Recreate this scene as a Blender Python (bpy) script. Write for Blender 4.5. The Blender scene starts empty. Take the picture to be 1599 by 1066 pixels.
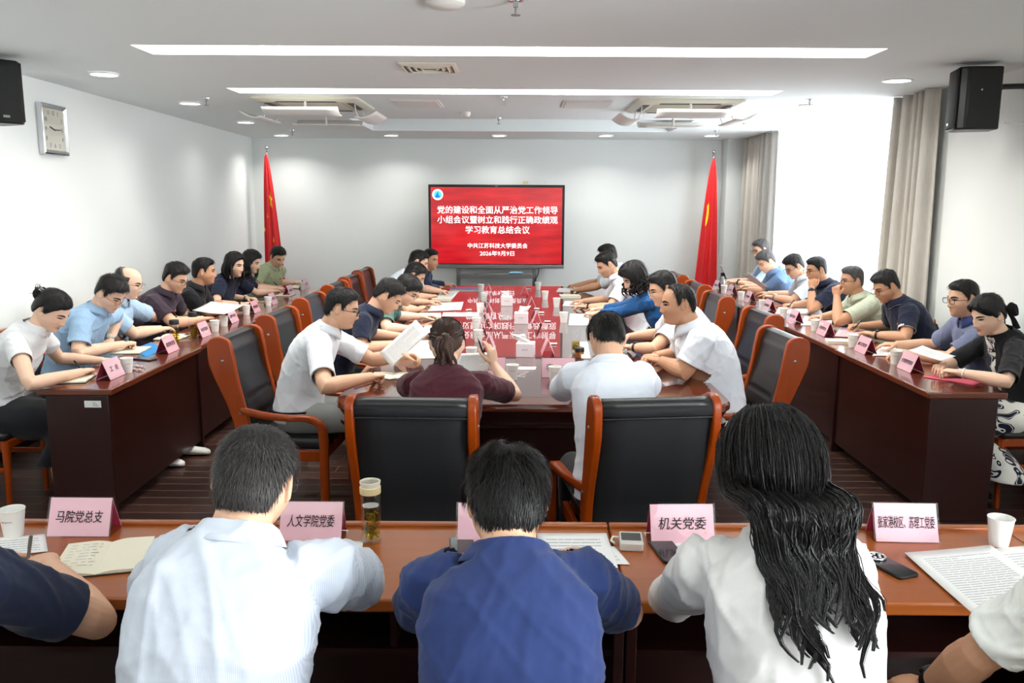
import bpy, bmesh, math, random
import numpy as np
from mathutils import Vector, Matrix
rnd = random.Random(7); nrs = np.random.RandomState(11)
PI = math.pi
SC = bpy.context.scene
COL = SC.collection

# ------------------------------------------------------------------ camera
F = 1300.0; CZ = 1.806
PITCH = math.radians(9.58); YAW = math.radians(-0.13); ROLL = math.radians(0.3)
def cam_axes():
    p, y, r = PITCH, YAW, ROLL
    f = np.array([math.sin(y)*math.cos(p), math.cos(y)*math.cos(p), -math.sin(p)])
    rt = np.array([math.cos(y), -math.sin(y), 0.0]); up = np.cross(rt, f)
    return rt*math.cos(r)+up*math.sin(r), -rt*math.sin(r)+up*math.cos(r), f
RT, UP, FW = cam_axes(); CAM = np.array([0, 0, CZ])
def at(px, py, x=None, y=None, z=None):
    """world point on the plane x=, y= or z= that the photograph shows at pixel (px, py)"""
    d = FW+RT*(px-799.5)/F-UP*(py-533)/F
    t = (z-CZ)/d[2] if z is not None else (y/d[1] if y is not None else x/d[0])
    return CAM+d*t
cd = bpy.data.cameras.new('camera'); cam = bpy.data.objects.new('camera', cd); COL.objects.link(cam)
cd.sensor_width = 36; cd.lens = F*36/1599; cd.clip_start = .05; cd.clip_end = 100
M = Matrix.Identity(4)
for i in range(3):
    M[i][0], M[i][1], M[i][2], M[i][3] = RT[i], UP[i], -FW[i], CAM[i]
cam.matrix_world = M
SC.camera = cam

# ------------------------------------------------------------------ world, light, exposure
W = bpy.data.worlds.new('sky'); SC.world = W; W.use_nodes = True
bg = W.node_tree.nodes['Background']; bg.inputs[0].default_value = (.90, .95, 1, 1); bg.inputs[1].default_value = 5.0
SC.view_settings.view_transform = 'Standard'; SC.view_settings.look = 'None'
SC.view_settings.gamma = 1; SC.view_settings.exposure = 0.07
SC.cycles.use_denoising = True
SC.cycles.max_bounces = 8; SC.cycles.diffuse_bounces = 4; SC.cycles.glossy_bounces = 4
SC.cycles.transmission_bounces = 8; SC.cycles.transparent_max_bounces = 12
SC.cycles.sample_clamp_indirect = 4; SC.cycles.caustics_reflective = False; SC.cycles.caustics_refractive = False
HC = 2.70                      # ceiling height
DOWN_W, TROUGH_W, WIN_W, CEIL_FILL_W = 7.0, 98.0, 205.0, 350.0
def area_light(name, loc, size, power, color=(1, .98, .95), size_y=None, rot=(0, 0, 0), spread=PI, parent=None):
    l = bpy.data.lights.new(name, 'AREA'); l.energy = power; l.color = color; l.size = size; l.spread = spread
    if size_y: l.shape = 'RECTANGLE'; l.size_y = size_y
    else: l.shape = 'DISK'
    o = bpy.data.objects.new(name, l); COL.objects.link(o); o.location = loc; o.rotation_euler = rot
    if parent: o.parent = parent
    return o

# ------------------------------------------------------------------ materials
def srgb(r, g, b):
    f = lambda c: (c/255/12.92) if c/255 <= .04045 else ((c/255+.055)/1.055)**2.4
    return (f(r), f(g), f(b), 1)
MATS = {}
def mat(name, col, rough=.5, metal=0., spec=.5, coat=0., coat_rough=.03, bump=None, var=None, trans=0., ior=1.45, sheen=0., emit=None, estr=0., alpha=1.):
    """bump=(scale, strength, (sx,sy,sz)); var=(scale, amount, (sx,sy,sz)) colour variation"""
    if name in MATS: return MATS[name]
    m = bpy.data.materials.new(name); m.use_nodes = True; MATS[name] = m
    nt = m.node_tree; b = nt.nodes['Principled BSDF']
    b.inputs['Base Color'].default_value = col; b.inputs['Roughness'].default_value = rough
    b.inputs['Metallic'].default_value = metal; b.inputs['Specular IOR Level'].default_value = spec
    b.inputs['Coat Weight'].default_value = coat; b.inputs['Coat Roughness'].default_value = coat_rough
    b.inputs['Transmission Weight'].default_value = trans; b.inputs['IOR'].default_value = ior
    b.inputs['Sheen Weight'].default_value = sheen; b.inputs['Alpha'].default_value = alpha
    if emit: b.inputs['Emission Color'].default_value = emit; b.inputs['Emission Strength'].default_value = estr
    tc = nt.nodes.new('ShaderNodeTexCoord')
    def noise(scale, sc):
        mp = nt.nodes.new('ShaderNodeMapping'); mp.inputs['Scale'].default_value = sc
        nt.links.new(tc.outputs['Object'], mp.inputs[0])
        n = nt.nodes.new('ShaderNodeTexNoise'); n.inputs['Scale'].default_value = scale; n.inputs['Detail'].default_value = 4
        nt.links.new(mp.outputs[0], n.inputs['Vector']); return n
    if var:
        n = noise(var[0], var[2] if len(var) > 2 else (1, 1, 1))
        mx = nt.nodes.new('ShaderNodeMix'); mx.data_type = 'RGBA'
        a = var[1]; c = np.array(col[:3])
        mx.inputs[6].default_value = tuple(c*(1-a))+(1,); mx.inputs[7].default_value = tuple(np.minimum(c*(1+a), 1))+(1,)
        nt.links.new(n.outputs['Fac'], mx.inputs[0]); nt.links.new(mx.outputs[2], b.inputs['Base Color'])
    if bump:
        n = noise(bump[0], bump[2] if len(bump) > 2 else (1, 1, 1))
        bp = nt.nodes.new('ShaderNodeBump'); bp.inputs['Strength'].default_value = bump[1]; bp.inputs['Distance'].default_value = .01
        nt.links.new(n.outputs['Fac'], bp.inputs['Height']); nt.links.new(bp.outputs[0], b.inputs['Normal'])
    return m
def wood(name, col, rough, amount=.3, axis=1, coat=0., coat_rough=.05, scale=6):
    sc = [6, 6, 6]; sc[axis] = .5
    return mat(name, col, rough, spec=.35, coat=coat, coat_rough=coat_rough, var=(scale, amount, tuple(sc)))

def thin_glass(name, col=(1, 1, 1, 1), fres=1.25, rough=.02):
    m = bpy.data.materials.new(name); m.use_nodes = True; nt = m.node_tree; nt.nodes.remove(nt.nodes['Principled BSDF']); MATS[name] = m
    t = nt.nodes.new('ShaderNodeBsdfTransparent'); t.inputs[0].default_value = col; g = nt.nodes.new('ShaderNodeBsdfGlossy'); g.inputs['Roughness'].default_value = rough
    f = nt.nodes.new('ShaderNodeLayerWeight'); pw = nt.nodes.new('ShaderNodeMath'); pw.operation = 'POWER'; pw.inputs[1].default_value = 3.0; ml = nt.nodes.new('ShaderNodeMath'); ml.operation = 'MULTIPLY_ADD'; ml.inputs[1].default_value = .55; ml.inputs[2].default_value = .04 if fres < 1.28 else .07; f.inputs[0].default_value = .5
    nt.links.new(f.outputs['Facing'], pw.inputs[0]); nt.links.new(pw.outputs[0], ml.inputs[0]); f = ml; x = nt.nodes.new('ShaderNodeMixShader')
    nt.links.new(f.outputs[0], x.inputs[0]); nt.links.new(t.outputs[0], x.inputs[1]); nt.links.new(g.outputs[0], x.inputs[2]); nt.links.new(x.outputs[0], nt.nodes['Material Output'].inputs[0])
    return m
m_glass = thin_glass('clear glass'); m_acrylic = thin_glass('clear acrylic', (.97, .96, .97, 1), 1.3); m_tea = thin_glass('golden tea', (.93, .80, .30, 1), 1.2)
m_wall = mat('white wall paint', srgb(239, 243, 240), .75, spec=.25, bump=(60, .03))
m_ceil = mat('white ceiling paint', srgb(242, 249, 248), .85, spec=.2)
m_trim = mat('white trim', srgb(235, 235, 232), .5)
m_dark_wood_y = wood('dark mahogany', srgb(40, 15, 12), .3, .25, 1, coat=.35, coat_rough=.18)
m_dark_wood_x = wood('dark mahogany crossways', srgb(40, 15, 12), .3, .25, 0, coat=.35, coat_rough=.18)
m_dark_wood_z = wood('dark mahogany upright', srgb(42, 16, 13), .35, .25, 2, coat=.25, coat_rough=.2)
m_top_y = wood('polished mahogany top', srgb(104, 48, 28), .25, .22, 1, coat=.8, coat_rough=.08)
m_top_x_lit = wood('polished mahogany top crossways', srgb(152, 80, 32), .3, .16, 0, coat=.3, coat_rough=.16)  # same wood as m_top_y; its brighter light is put into the colour
m_gloss = wood('lacquered table top', srgb(66, 28, 22), .22, .2, 1, coat=1., coat_rough=.012)
m_gloss_rim = wood('lacquered table rim', srgb(104, 46, 26), .2, .2, 1, coat=1., coat_rough=.03)
m_chairwood = wood('orange brown lacquered wood', srgb(148, 58, 3), .34, .2, 2, coat=.22, coat_rough=.08)
m_leather = mat('black leather', srgb(27, 28, 30), .36, spec=.5, bump=(260, .12), coat=.12, coat_rough=.3)
m_backcloth = mat('black woven backing', srgb(24, 25, 28), .8, bump=(500, .2))
m_steel = mat('brushed steel', srgb(150, 152, 152), .35, metal=.9)
m_chrome = mat('polished chrome', srgb(210, 212, 215), .12, metal=1.)
m_black = mat('black plastic', srgb(20, 20, 22), .4)
m_grille = mat('black speaker grille', srgb(16, 17, 19), .55, bump=(900, .5))
m_white_pl = mat('white plastic', srgb(236, 235, 230), .4)
m_cream_pl = mat('cream plastic', srgb(226, 222, 206), .45)
m_grey_pl = mat('grey plastic', srgb(110, 112, 112), .4)
m_curtain = mat('greige linen curtain', srgb(204, 199, 190), .9, sheen=.2, bump=(300, .2, (1, 1, .2)), var=(80, .12, (1, 1, .15)))
m_red = mat('red flag cloth', srgb(214, 22, 26), .6, sheen=.1)
m_yellow = mat('yellow flag print', srgb(250, 214, 20), .6)
m_emit = mat('lamp diffuser', (1, 1, 1, 1), .5, emit=(1, .98, .94, 1), estr=9.)
m_emit_soft = mat('cove lamp diffuser', (1, 1, 1, 1), .5, emit=(1, .97, .9, 1), estr=2.6)

# ------------------------------------------------------------------ mesh helpers
class MB:
    def __init__(s): s.v = []; s.f = []; s.m = []; s.n = 0
    def add(s, V, Fc, mi=0):
        V = np.asarray(V, float).reshape(-1, 3); s.v.append(V)
        s.f += [tuple(int(i)+s.n for i in f) for f in Fc]; s.m += [mi]*len(Fc); s.n += len(V); return s
    def box(s, lo, hi, mi=0):
        (a, b, c), (d, e, g) = lo, hi
        return s.add([(a,b,c),(d,b,c),(d,e,c),(a,e,c),(a,b,g),(d,b,g),(d,e,g),(a,e,g)],
                     [(0,3,2,1),(4,5,6,7),(0,1,5,4),(1,2,6,5),(2,3,7,6),(3,0,4,7)], mi)
    def quad(s, a, b, c, d, mi=0): return s.add([a, b, c, d], [(0, 1, 2, 3)], mi)
    def loft(s, rings, cap=True, closed=True, mi=0):
        rings = [np.asarray(r, float) for r in rings]; n = len(rings[0]); V = np.vstack(rings); Fc = []
        for i in range(len(rings)-1):
            for j in range(n if closed else n-1):
                k = (j+1) % n
                Fc.append((i*n+j, i*n+k, (i+1)*n+k, (i+1)*n+j))
        if cap and closed:
            V = np.vstack([V, rings[0].mean(0), rings[-1].mean(0)]); a = len(V)-2
            for j in range(n):
                k = (j+1) % n
                Fc.append((a, k, j)); Fc.append((a+1, (len(rings)-1)*n+j, (len(rings)-1)*n+k))
        return s.add(V, Fc, mi)
    def tube(s, P, R, n=12, U=None, cap=True, mi=0, flat=1.):
        """tube through points P with radii R; flat scales the second axis"""
        P = np.asarray(P, float); R = np.broadcast_to(np.asarray(R, float), (len(P),)) if np.ndim(R) < 2 else np.asarray(R, float)
        T = np.gradient(P, axis=0) if len(P) > 2 else np.array([P[-1]-P[0]]*len(P))
        T /= np.linalg.norm(T, axis=1)[:, None]+1e-12
        u = np.array(U, float) if U is not None else (np.array([0, 0, 1.]) if abs(T[0][2]) < .9 else np.array([1., 0, 0]))
        ang = np.arange(n)*2*PI/n; rings = []
        for i in range(len(P)):
            u = u-T[i]*(u@T[i]); u /= np.linalg.norm(u)+1e-12; w = np.cross(T[i], u)
            a, b = (R[i] if np.ndim(R[i]) else (R[i], R[i]*flat))
            rings.append(P[i]+np.outer(np.cos(ang)*a, u)+np.outer(np.sin(ang)*b, w))
        return s.loft(rings, cap, mi=mi)
    def lathe(s, prof, c=(0, 0, 0), n=24, mi=0, cap=False):
        ang = np.arange(n)*2*PI/n
        rings = [np.stack([c[0]+r*np.cos(ang), c[1]+r*np.sin(ang), np.full(n, c[2]+z)], 1) for r, z in prof]
        return s.loft(rings, cap, mi=mi)
    def prism(s, poly, axis, a, b, mi=0):
        """extrude a 2-D polygon along axis 0/1/2 from a to b; poly in the other two coordinates (ascending)"""
        n = len(poly); V = []
        for h in (a, b):
            for p in poly:
                q = list(p); q.insert(axis, h); V.append(q)
        Fc = [tuple(range(n))[::-1], tuple(range(n, 2*n))]+[(i, (i+1) % n, n+(i+1) % n, n+i) for i in range(n)]
        return s.add(V, Fc, mi)
    def sphere(s, c, r, n=12, mi=0):
        r = np.broadcast_to(np.asarray(r, float), (3,)); ang = np.arange(n)*2*PI/n
        rings = []
        for e in np.linspace(-PI/2*.98, PI/2*.98, max(5, n//2+1)):
            rings.append(np.stack([c[0]+r[0]*math.cos(e)*np.cos(ang), c[1]+r[1]*math.cos(e)*np.sin(ang), np.full(n, c[2]+r[2]*math.sin(e))], 1))
        return s.loft(rings, True, mi=mi)
    def xf(s, Mx):
        A = np.array(Mx); s.v = [v@A[:3, :3].T+A[:3, 3] for v in s.v]; return s
    def mesh(s, name):
        me = bpy.data.meshes.new(name); V = np.vstack(s.v)
        me.from_pydata(V.tolist(), [], s.f); me.polygons.foreach_set('material_index', s.m)
        bm = bmesh.new(); bm.from_mesh(me); bmesh.ops.recalc_face_normals(bm, faces=bm.faces); bm.to_mesh(me); bm.free()
        return me
    def build(s, name, mats, parent=None, smooth=None, bevel=0., loc=None):
        return link(name, s.mesh(name), mats, parent, smooth, bevel, loc)
def link(name, me, mats, parent=None, smooth=None, bevel=0., loc=None):
    o = bpy.data.objects.new(name, me); COL.objects.link(o)
    for m in (mats if isinstance(mats, (list, tuple)) else [mats]): me.materials.append(m)
    if parent is not None: o.parent = parent
    if loc is not None: o.location = loc
    if bevel:
        b = o.modifiers.new('bevel', 'BEVEL'); b.width = bevel; b.segments = 2; b.limit_method = 'ANGLE'; b.angle_limit = math.radians(40)
        if smooth is None: smooth = 35
    if smooth:
        me.set_sharp_from_angle(angle=math.radians(smooth)); me.shade_smooth() if False else None
        me.polygons.foreach_set('use_smooth', [True]*len(me.polygons)); me.update()
    return o
def tag(o, label, cat, group=None, kind=None):
    if label: o['label'] = label
    if cat: o['category'] = cat
    if group: o['group'] = group
    if kind: o['kind'] = kind
    return o
def thing(name, label, cat, loc=(0, 0, 0), rz=0., group=None):
    o = bpy.data.objects.new(name, None); COL.objects.link(o); o.location = loc; o.rotation_euler = (0, 0, rz); o.empty_display_size = .1
    return tag(o, label, cat, group)
def struct(o): o['kind'] = 'structure'; return o
def dup(root, loc, rz, label, group=None):
    r = root.copy(); COL.objects.link(r); r.location = loc; r.rotation_euler = (0, 0, rz); r['label'] = label
    if group: r['group'] = group
    for ch in list(root.children):
        c = ch.copy(); COL.objects.link(c); c.parent = r
        for g in list(ch.children):
            d = g.copy(); COL.objects.link(d); d.parent = c
    return r
def text_mesh(txt, size, bold=0., extrude=.0008, sx=1., spacing=1., align='CENTER', shear=0.):
    c = bpy.data.curves.new('t', 'FONT'); c.body = txt; c.size = size; c.align_x = align; c.align_y = 'CENTER'
    c.offset = bold*size; c.extrude = extrude; c.space_character = spacing; c.resolution_u = 3; c.shear = shear
    o = bpy.data.objects.new('t', c); COL.objects.link(o); o.scale = (sx, 1, 1)
    dg = bpy.context.evaluated_depsgraph_get(); me = bpy.data.meshes.new_from_object(o.evaluated_get(dg))
    bpy.data.objects.remove(o)
    co = np.empty(len(me.vertices)*3); me.vertices.foreach_get('co', co); co = co.reshape(-1, 3); co[:, 0] *= sx; me.vertices.foreach_set('co', co.ravel())
    me.materials.clear(); return me
def text(name, txt, size, material, parent, loc, rot, **k):
    o = link(name, text_mesh(txt, size, **k), material, parent); o.location = loc; o.rotation_euler = rot; return o
def smoothstep(a, b, x):
    t = np.clip((x-a)/(b-a), 0, 1); return t*t*(3-2*t)
def rrect(w, h, r, n=5):
    P = []
    for cx, cy, a0 in ((w/2-r, h/2-r, 0), (-w/2+r, h/2-r, 90), (-w/2+r, -h/2+r, 180), (w/2-r, -h/2+r, 270)):
        for i in range(n+1):
            a = math.radians(a0+90*i/n); P.append((cx+r*math.cos(a), cy+r*math.sin(a)))
    return P

# ------------------------------------------------------------------ the room
YB, YF = 12.55, -4.0           # back wall, wall behind the camera
XR = 3.40
def xl(y): return -3.36-.041*y  # the left wall runs slightly off square
# floor of narrow dark planks
mb = MB(); mb.box((-4.2, YF-.2, -.1), (4.6, YB+.2, 0))
mf = bpy.data.materials.new('dark laminate planks'); mf.use_nodes = True; nt = mf.node_tree; b = nt.nodes['Principled BSDF']
tc = nt.nodes.new('ShaderNodeTexCoord'); br = nt.nodes.new('ShaderNodeTexBrick'); nt.links.new(tc.outputs['Object'], br.inputs['Vector'])
br.inputs['Scale'].default_value = 1; br.inputs['Brick Width'].default_value = 1.2; br.inputs['Row Height'].default_value = .125
br.inputs['Mortar Size'].default_value = .0022; br.inputs['Mortar Smooth'].default_value = .1; br.offset = .37
br.inputs['Color1'].default_value = srgb(66, 40, 33); br.inputs['Color2'].default_value = srgb(46, 28, 24); br.inputs['Mortar'].default_value = srgb(150, 120, 104)
nz = nt.nodes.new('ShaderNodeTexNoise'); mp = nt.nodes.new('ShaderNodeMapping'); mp.inputs['Scale'].default_value = (.6, 14, 1)
nt.links.new(tc.outputs['Object'], mp.inputs[0]); nt.links.new(mp.outputs[0], nz.inputs['Vector']); nz.inputs['Scale'].default_value = 8
mx = nt.nodes.new('ShaderNodeMix'); mx.data_type = 'RGBA'; mx.blend_type = 'OVERLAY'; mx.inputs[0].default_value = .55
nt.links.new(br.outputs['Color'], mx.inputs[6]); nt.links.new(nz.outputs['Color'], mx.inputs[7]); nt.links.new(mx.outputs[2], b.inputs['Base Color'])
b.inputs['Roughness'].default_value = .3
struct(mb.build('floor', mf))
# walls
mb = MB(); mb.prism([(xl(YF), YF), (xl(YB), YB), (xl(YB)-.2, YB), (xl(YF)-.2, YF)], 2, 0, HC+.3); struct(mb.build('wall_left', m_wall))
mb = MB(); mb.box((-4.3, YB, 0), (4.2, YB+.2, HC+.3)); struct(mb.build('wall_back', m_wall))
mb = MB(); mb.box((-4.3, YF-.2, 0), (4.2, YF, HC+.3)); struct(mb.build('wall_front', m_wall))
WY0, WY1, WZ0 = 7.35, 11.0, .42; VY0, VY1 = -2.6, 1.2     # window opening in the right wall, and one added behind the camera for light
mb = MB()
mb.box((XR, YF, 0), (XR+.22, VY0, HC+.3)); mb.box((XR, VY1, 0), (XR+.22, WY0, HC+.3)); mb.box((XR, VY0, 0), (XR+.22, VY1, WZ0)); mb.box((XR, VY0, HC-.01), (XR+.22, VY1, HC+.3)); mb.box((XR, WY1, 0), (XR+.22, YB, HC+.3)); mb.box((XR, WY0, 0), (XR+.22, WY1, WZ0)); mb.box((XR, WY0, HC-.01), (XR+.22, WY1, HC+.3))
struct(mb.build('wall_right', m_wall))
mb = MB(); mb.box((3.06, YB-.28, 0), (XR, YB, HC)); struct(mb.build('wall_pier', m_wall))
for nm, lo, hi in (('baseboard_back', (-3.87, YB-.015, 0), (3.06, YB, .09)), ('baseboard_right', (XR-.015, YF, 0), (XR, WY0-.0, .09))):
    mb = MB(); mb.box(lo, hi); struct(mb.build(nm, m_dark_wood_x))
mb = MB(); mb.prism([(xl(YF), YF), (xl(YB), YB), (xl(YB)+.015, YB), (xl(YF)+.015, YF)], 2, 0, .09); struct(mb.build('baseboard_left', m_dark_wood_y))
# ceiling with two light troughs, one tray, two more troughs added behind the camera for light
holes = [(-2.27, 2.19, 5.12, 5.44), (-2.35, 2.18, 7.02, 7.34), (-1.85, 2.0, 9.52, 11.16), (-2.27, 2.19, 1.4, 1.72), (-2.27, 2.19, -2.0, -1.68)]
depth = [.16, .16, .17, .16, .16]
xs = sorted({-4.3, 4.2} | {h[0] for h in holes} | {h[1] for h in holes}); ys = sorted({YF-.2, YB+.2} | {h[2] for h in holes} | {h[3] for h in holes})
mb = MB()
for i in range(len(xs)-1):
    for j in range(len(ys)-1):
        cx, cy = (xs[i]+xs[i+1])/2, (ys[j]+ys[j+1])/2
        if any(h[0] < cx < h[1] and h[2] < cy < h[3] for h in holes): continue
        mb.quad((xs[i], ys[j], HC), (xs[i], ys[j+1], HC), (xs[i+1], ys[j+1], HC), (xs[i+1], ys[j], HC))
for h, d in zip(holes, depth):
    a, b_, c, e = h; z1 = HC+d
    mb.quad((a, c, z1), (a, e, z1), (b_, e, z1), (b_, c, z1))
    mb.quad((a, c, HC), (a, c, z1), (b_, c, z1), (b_, c, HC)); mb.quad((a, e, HC), (b_, e, HC), (b_, e, z1), (a, e, z1))
    mb.quad((a, c, HC), (a, e, HC), (a, e, z1), (a, c, z1)); mb.quad((b_, c, HC), (b_, c, z1), (b_, e, z1), (b_, e, HC))
oc = mb.build('ceiling', m_ceil); struct(oc)
for k, (h, lab) in enumerate(zip([holes[0], holes[1], holes[3], holes[4]], ['recessed linear trough light nearer the camera', 'recessed linear trough light farther back by the air conditioners', 'added unseen trough light overhead the front row', 'added unseen trough light at the rear of the room'])):
    t = thing('trough_light', lab, 'ceiling light', ((h[0]+h[1])/2, (h[2]+h[3])/2, HC+.15), 0, 'recessed trough lights')
    L = h[1]-h[0]
    mb = MB(); mb.box((-L/2+.05, -.15, -.012), (L/2-.05, -.06, .0)); mb.build('diffuser', m_emit_soft, t)
    for s in range(4):
        area_light('trough_lamp', ((s-1.5)*L/4, -.02, -.02), .9, TROUGH_W/4*(1 if h[2] > 3 else .08), (1, .97, .91), .12, parent=t)
# downlights
dl = [(-2.97, 6.24), (-3.05, 8.06), (-3.14, 9.99), (-3.27, 11.95), (-1.72, 11.85), (-.22, 11.8), (1.24, 11.72), (2.67, 11.63), (2.81, 6.36), (2.75, 8.02), (2.72, 9.83), (-2.9, 4.3), (2.85, 4.5), (-2.8, 2.3), (2.85, 2.5), (-2.7, .2), (2.8, .3), (-1.2, .2), (1.2, .2), (-2.0,-3), (2.0,-3)]  # those out of view are added to light the front of the room
dlab = ['above the wall clock side, nearest of the left row', 'second from the front along the left wall', 'third from the front along the left wall', 'in the back left corner above the flag', 'left of the big screen near the back wall', 'straight above the big screen', 'right of the big screen near the back wall', 'in the back right corner above the flag', 'on the right nearest the black speaker', 'second from the front along the window', 'third from the front along the window'] + ['added overhead out of view, %s' % w for w in ('front left', 'front right', 'left behind', 'right behind', 'far left', 'far right', 'mid left', 'mid right', 'rear left', 'rear right')]
for (x, y), lb in zip(dl, dlab):
    t = thing('downlight', 'round recessed ceiling downlight '+lb, 'ceiling light', (x, y, HC), 0, 'round ceiling downlights')
    mb = MB(); mb.lathe([(.105, -.001), (.108, -.012), (.092, -.014), (.09, -.004)], n=28); mb.build('trim_ring', m_white_pl, t, 40)
    mb = MB(); mb.lathe([(.0001, -.006), (.09, -.006)], n=28); mb.build('diffuser', m_emit, t)
    area_light('downlight_lamp', (0, 0, -.03), .17, DOWN_W*(1.22 if y > 11 else .36 if y > 4.8 else .35), (1, .98, .94), spread=2.4, parent=t)
# window: frame, glass, sheer and two curtains
fx = XR+.12; mfr = mat('dark aluminium window frame', srgb(70, 74, 86), .4, metal=.5)
for nm, y0, y1 in (('window_1', WY0, WY1), ('added_window', VY0, VY1)):  # the second window is unseen, added to light the front of the room
    mb = MB()
    for y in (y0, (y0+y1)/2-.03, y1-.06): mb.box((fx, y, WZ0), (fx+.06, y+.06, HC))
    for z in (WZ0, .95, HC-.07): mb.box((fx, y0, z), (fx+.06, y1, z+.06))
    wf = mb.build(nm, mfr); struct(wf)
    mb = MB(); mb.quad((fx+.02, y0, WZ0), (fx+.02, y1, WZ0), (fx+.02, y1, HC), (fx+.02, y0, HC)); mb.build('window_pane', m_glass, wf)
    area_light('window_lamp', (XR+.35, (y0+y1)/2, 1.6), 3.5, WIN_W if y0 > 5 else WIN_W*1.1, (.92, .96, 1), 2.1, rot=(0, PI/2, 0))  # daylight lamp outside; the one behind the camera serves the added window
    area_light('added_ceiling_fill', (XR+1.3, (y0+y1)/2, .05), 4.0, CEIL_FILL_W*(1 if y0 > 5 else 3.2), (.98, .99, 1), 1.6, rot=(0, math.radians(130), 0))   # lamp added outside, aimed up through the window to brighten the ceiling
ms = bpy.data.materials.new('white sheer voile'); ms.use_nodes = True; nt = ms.node_tree; nt.nodes.remove(nt.nodes['Principled BSDF'])
tr = nt.nodes.new('ShaderNodeBsdfTransparent'); tl = nt.nodes.new('ShaderNodeBsdfTranslucent'); df = nt.nodes.new('ShaderNodeBsdfDiffuse')
tl.inputs[0].default_value = (.95, .97, 1, 1); df.inputs[0].default_value = (.95, .97, 1, 1)
m1 = nt.nodes.new('ShaderNodeMixShader'); m2 = nt.nodes.new('ShaderNodeMixShader'); m1.inputs[0].default_value = .4; m2.inputs[0].default_value = .6
nt.links.new(tl.outputs[0], m1.inputs[1]); nt.links.new(df.outputs[0], m1.inputs[2]); nt.links.new(tr.outputs[0], m2.inputs[1]); nt.links.new(m1.outputs[0], m2.inputs[2])
nt.links.new(m2.outputs[0], nt.nodes['Material Output'].inputs[0])
def drape(name, mt, label, y0, y1, x, amp, waves, z0=.03, z1=HC-.005, bow=0., thick=.004, seed=0, cat='curtain', taper=0.):
    r = np.random.RandomState(seed); ny, nz_ = max(40, waves*14), 26; ph = r.uniform(0, 6, 5); V = []
    for k in range(nz_):
        tz = k/(nz_-1); z = z0+(z1-z0)*tz
        for i in range(ny):
            u = i/(ny-1); uu = u+.06*math.sin(3*u*PI+ph[0])/waves*3
            w = math.sin(uu*waves*2*PI+.35*math.sin(2.2*tz+ph[1]))+.35*math.sin(uu*waves*4.7+ph[2]+tz)
            a = amp*(.75+.45*(1-tz))
            yy = y0+(y1-y0)*u+taper*(1-tz)*(u-.5)+bow*math.sin(PI*tz)*(1-u)
            V.append((x+a*w, yy+.02*math.sin(w*1.5), z))
    Fc = [(k*ny+i, k*ny+i+1, (k+1)*ny+i+1, (k+1)*ny+i) for k in range(nz_-1) for i in range(ny-1)]
    mb = MB(); mb.add(V, Fc); o = mb.build(name, mt, smooth=80)
    s = o.modifiers.new('thickness', 'SOLIDIFY'); s.thickness = thick
    return tag(o, label, cat)
drape('curtain', m_curtain, 'greige linen curtain bunched at the near side of the window', 6.72, 7.42, XR-.11, .045, 5, seed=1, taper=.1)
drape('curtain', m_curtain, 'greige linen curtain bunched at the far side of the window beside the flag', 10.75, 12.15, XR-.11, .045, 7, seed=2, taper=.1)
drape('sheer_curtain', ms, 'white sheer curtain drawn across the bright window', 7.3, 10.9, XR-.035, .018, 16, seed=3, thick=.0)

# ------------------------------------------------------------------ desks
def long_desk(name, label, L, rz, loc, top_m, body_m, side_m, Dp=.42, overhang=.03, lip=False, group=None):
    """desk run unit: local X along the length (0..L), local Y 0 (front, away from the sitter) .. Dp (sitter side)"""
    t = thing(name, label, 'desk', loc, rz, group)
    mb = MB(); mb.box((.001, 0, .722), (L-.001, Dp, .76)); o = mb.build('desk_top', top_m, t, bevel=.007)
    if lip:
        mb = MB(); mb.box((.002, -.018, .735), (L-.002, .012, .772)); mb.build('edge_moulding', top_m, t, bevel=.006)
    mb = MB(); mb.box((.02, overhang, .07), (L-.02, overhang+.018, .722)); mb.build('modesty_panel', body_m, t, bevel=.002)
    for x in (.0, L-.035):
        mb = MB(); mb.box((x+.003, overhang-.012, 0), (x+.032, Dp-.05, .722)); mb.build('side_panel', side_m, t, bevel=.003)
    mb = MB(); mb.box((.032, overhang+.02, .545), (L-.032, Dp-.1, .563)); mb.build('shelf', side_m, t)
    mb = MB(); mb.box((L/2-.009, overhang+.02, .563), (L/2+.009, Dp-.11, .722)); mb.build('divider', side_m, t)
    mb = MB(); mb.box((.032, overhang, .0), (L-.032, overhang+.03, .07)); mb.build('kickboard', body_m, t) if False else None
    return t
DL = 1.375
pos_l = ['nearest of the left row, bearing a white sticker', 'second from the near end of the left row', 'third from the near end of the left row', 'farthest of the left row, nearest the starred flag']
pos_r = ['nearest of the right row, by the woman in black', 'second from the near end of the right row', 'third from the near end of the right row', 'farthest of the right row, nearest the right flag']
Y0L, Y0R = 4.52, 4.56
for i in range(4):
    long_desk('conference_desk', 'dark mahogany desk, '+pos_l[i], DL, PI/2, (-2.245-.022*i, Y0L+DL*i, 0), m_top_y, m_dark_wood_x, m_dark_wood_z, group='side desks along the left')
for i in range(4):
    long_desk('conference_desk', 'dark mahogany desk, '+pos_r[i], DL+.02, -PI/2, (2.325+.006*i, Y0R+(DL+.02)*(i+1), 0), m_top_y, m_dark_wood_x, m_dark_wood_z, Dp=.45, group='side desks along the right')
FL = 1.29
for i, lb in enumerate(['at the left edge, under the open notebook', 'in the middle, before the blue polo man', 'on the right, under loose printed sheets', 'at the right edge, only a corner visible']):
    x0 = .31+FL*(i-2)
    long_desk('front_desk', 'polished front row desk '+lb, FL, PI, (x0+FL, 2.575, 0), m_top_x_lit, m_dark_wood_x, m_dark_wood_z, Dp=.51, overhang=.05, lip=True, group='front row desks')
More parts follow.
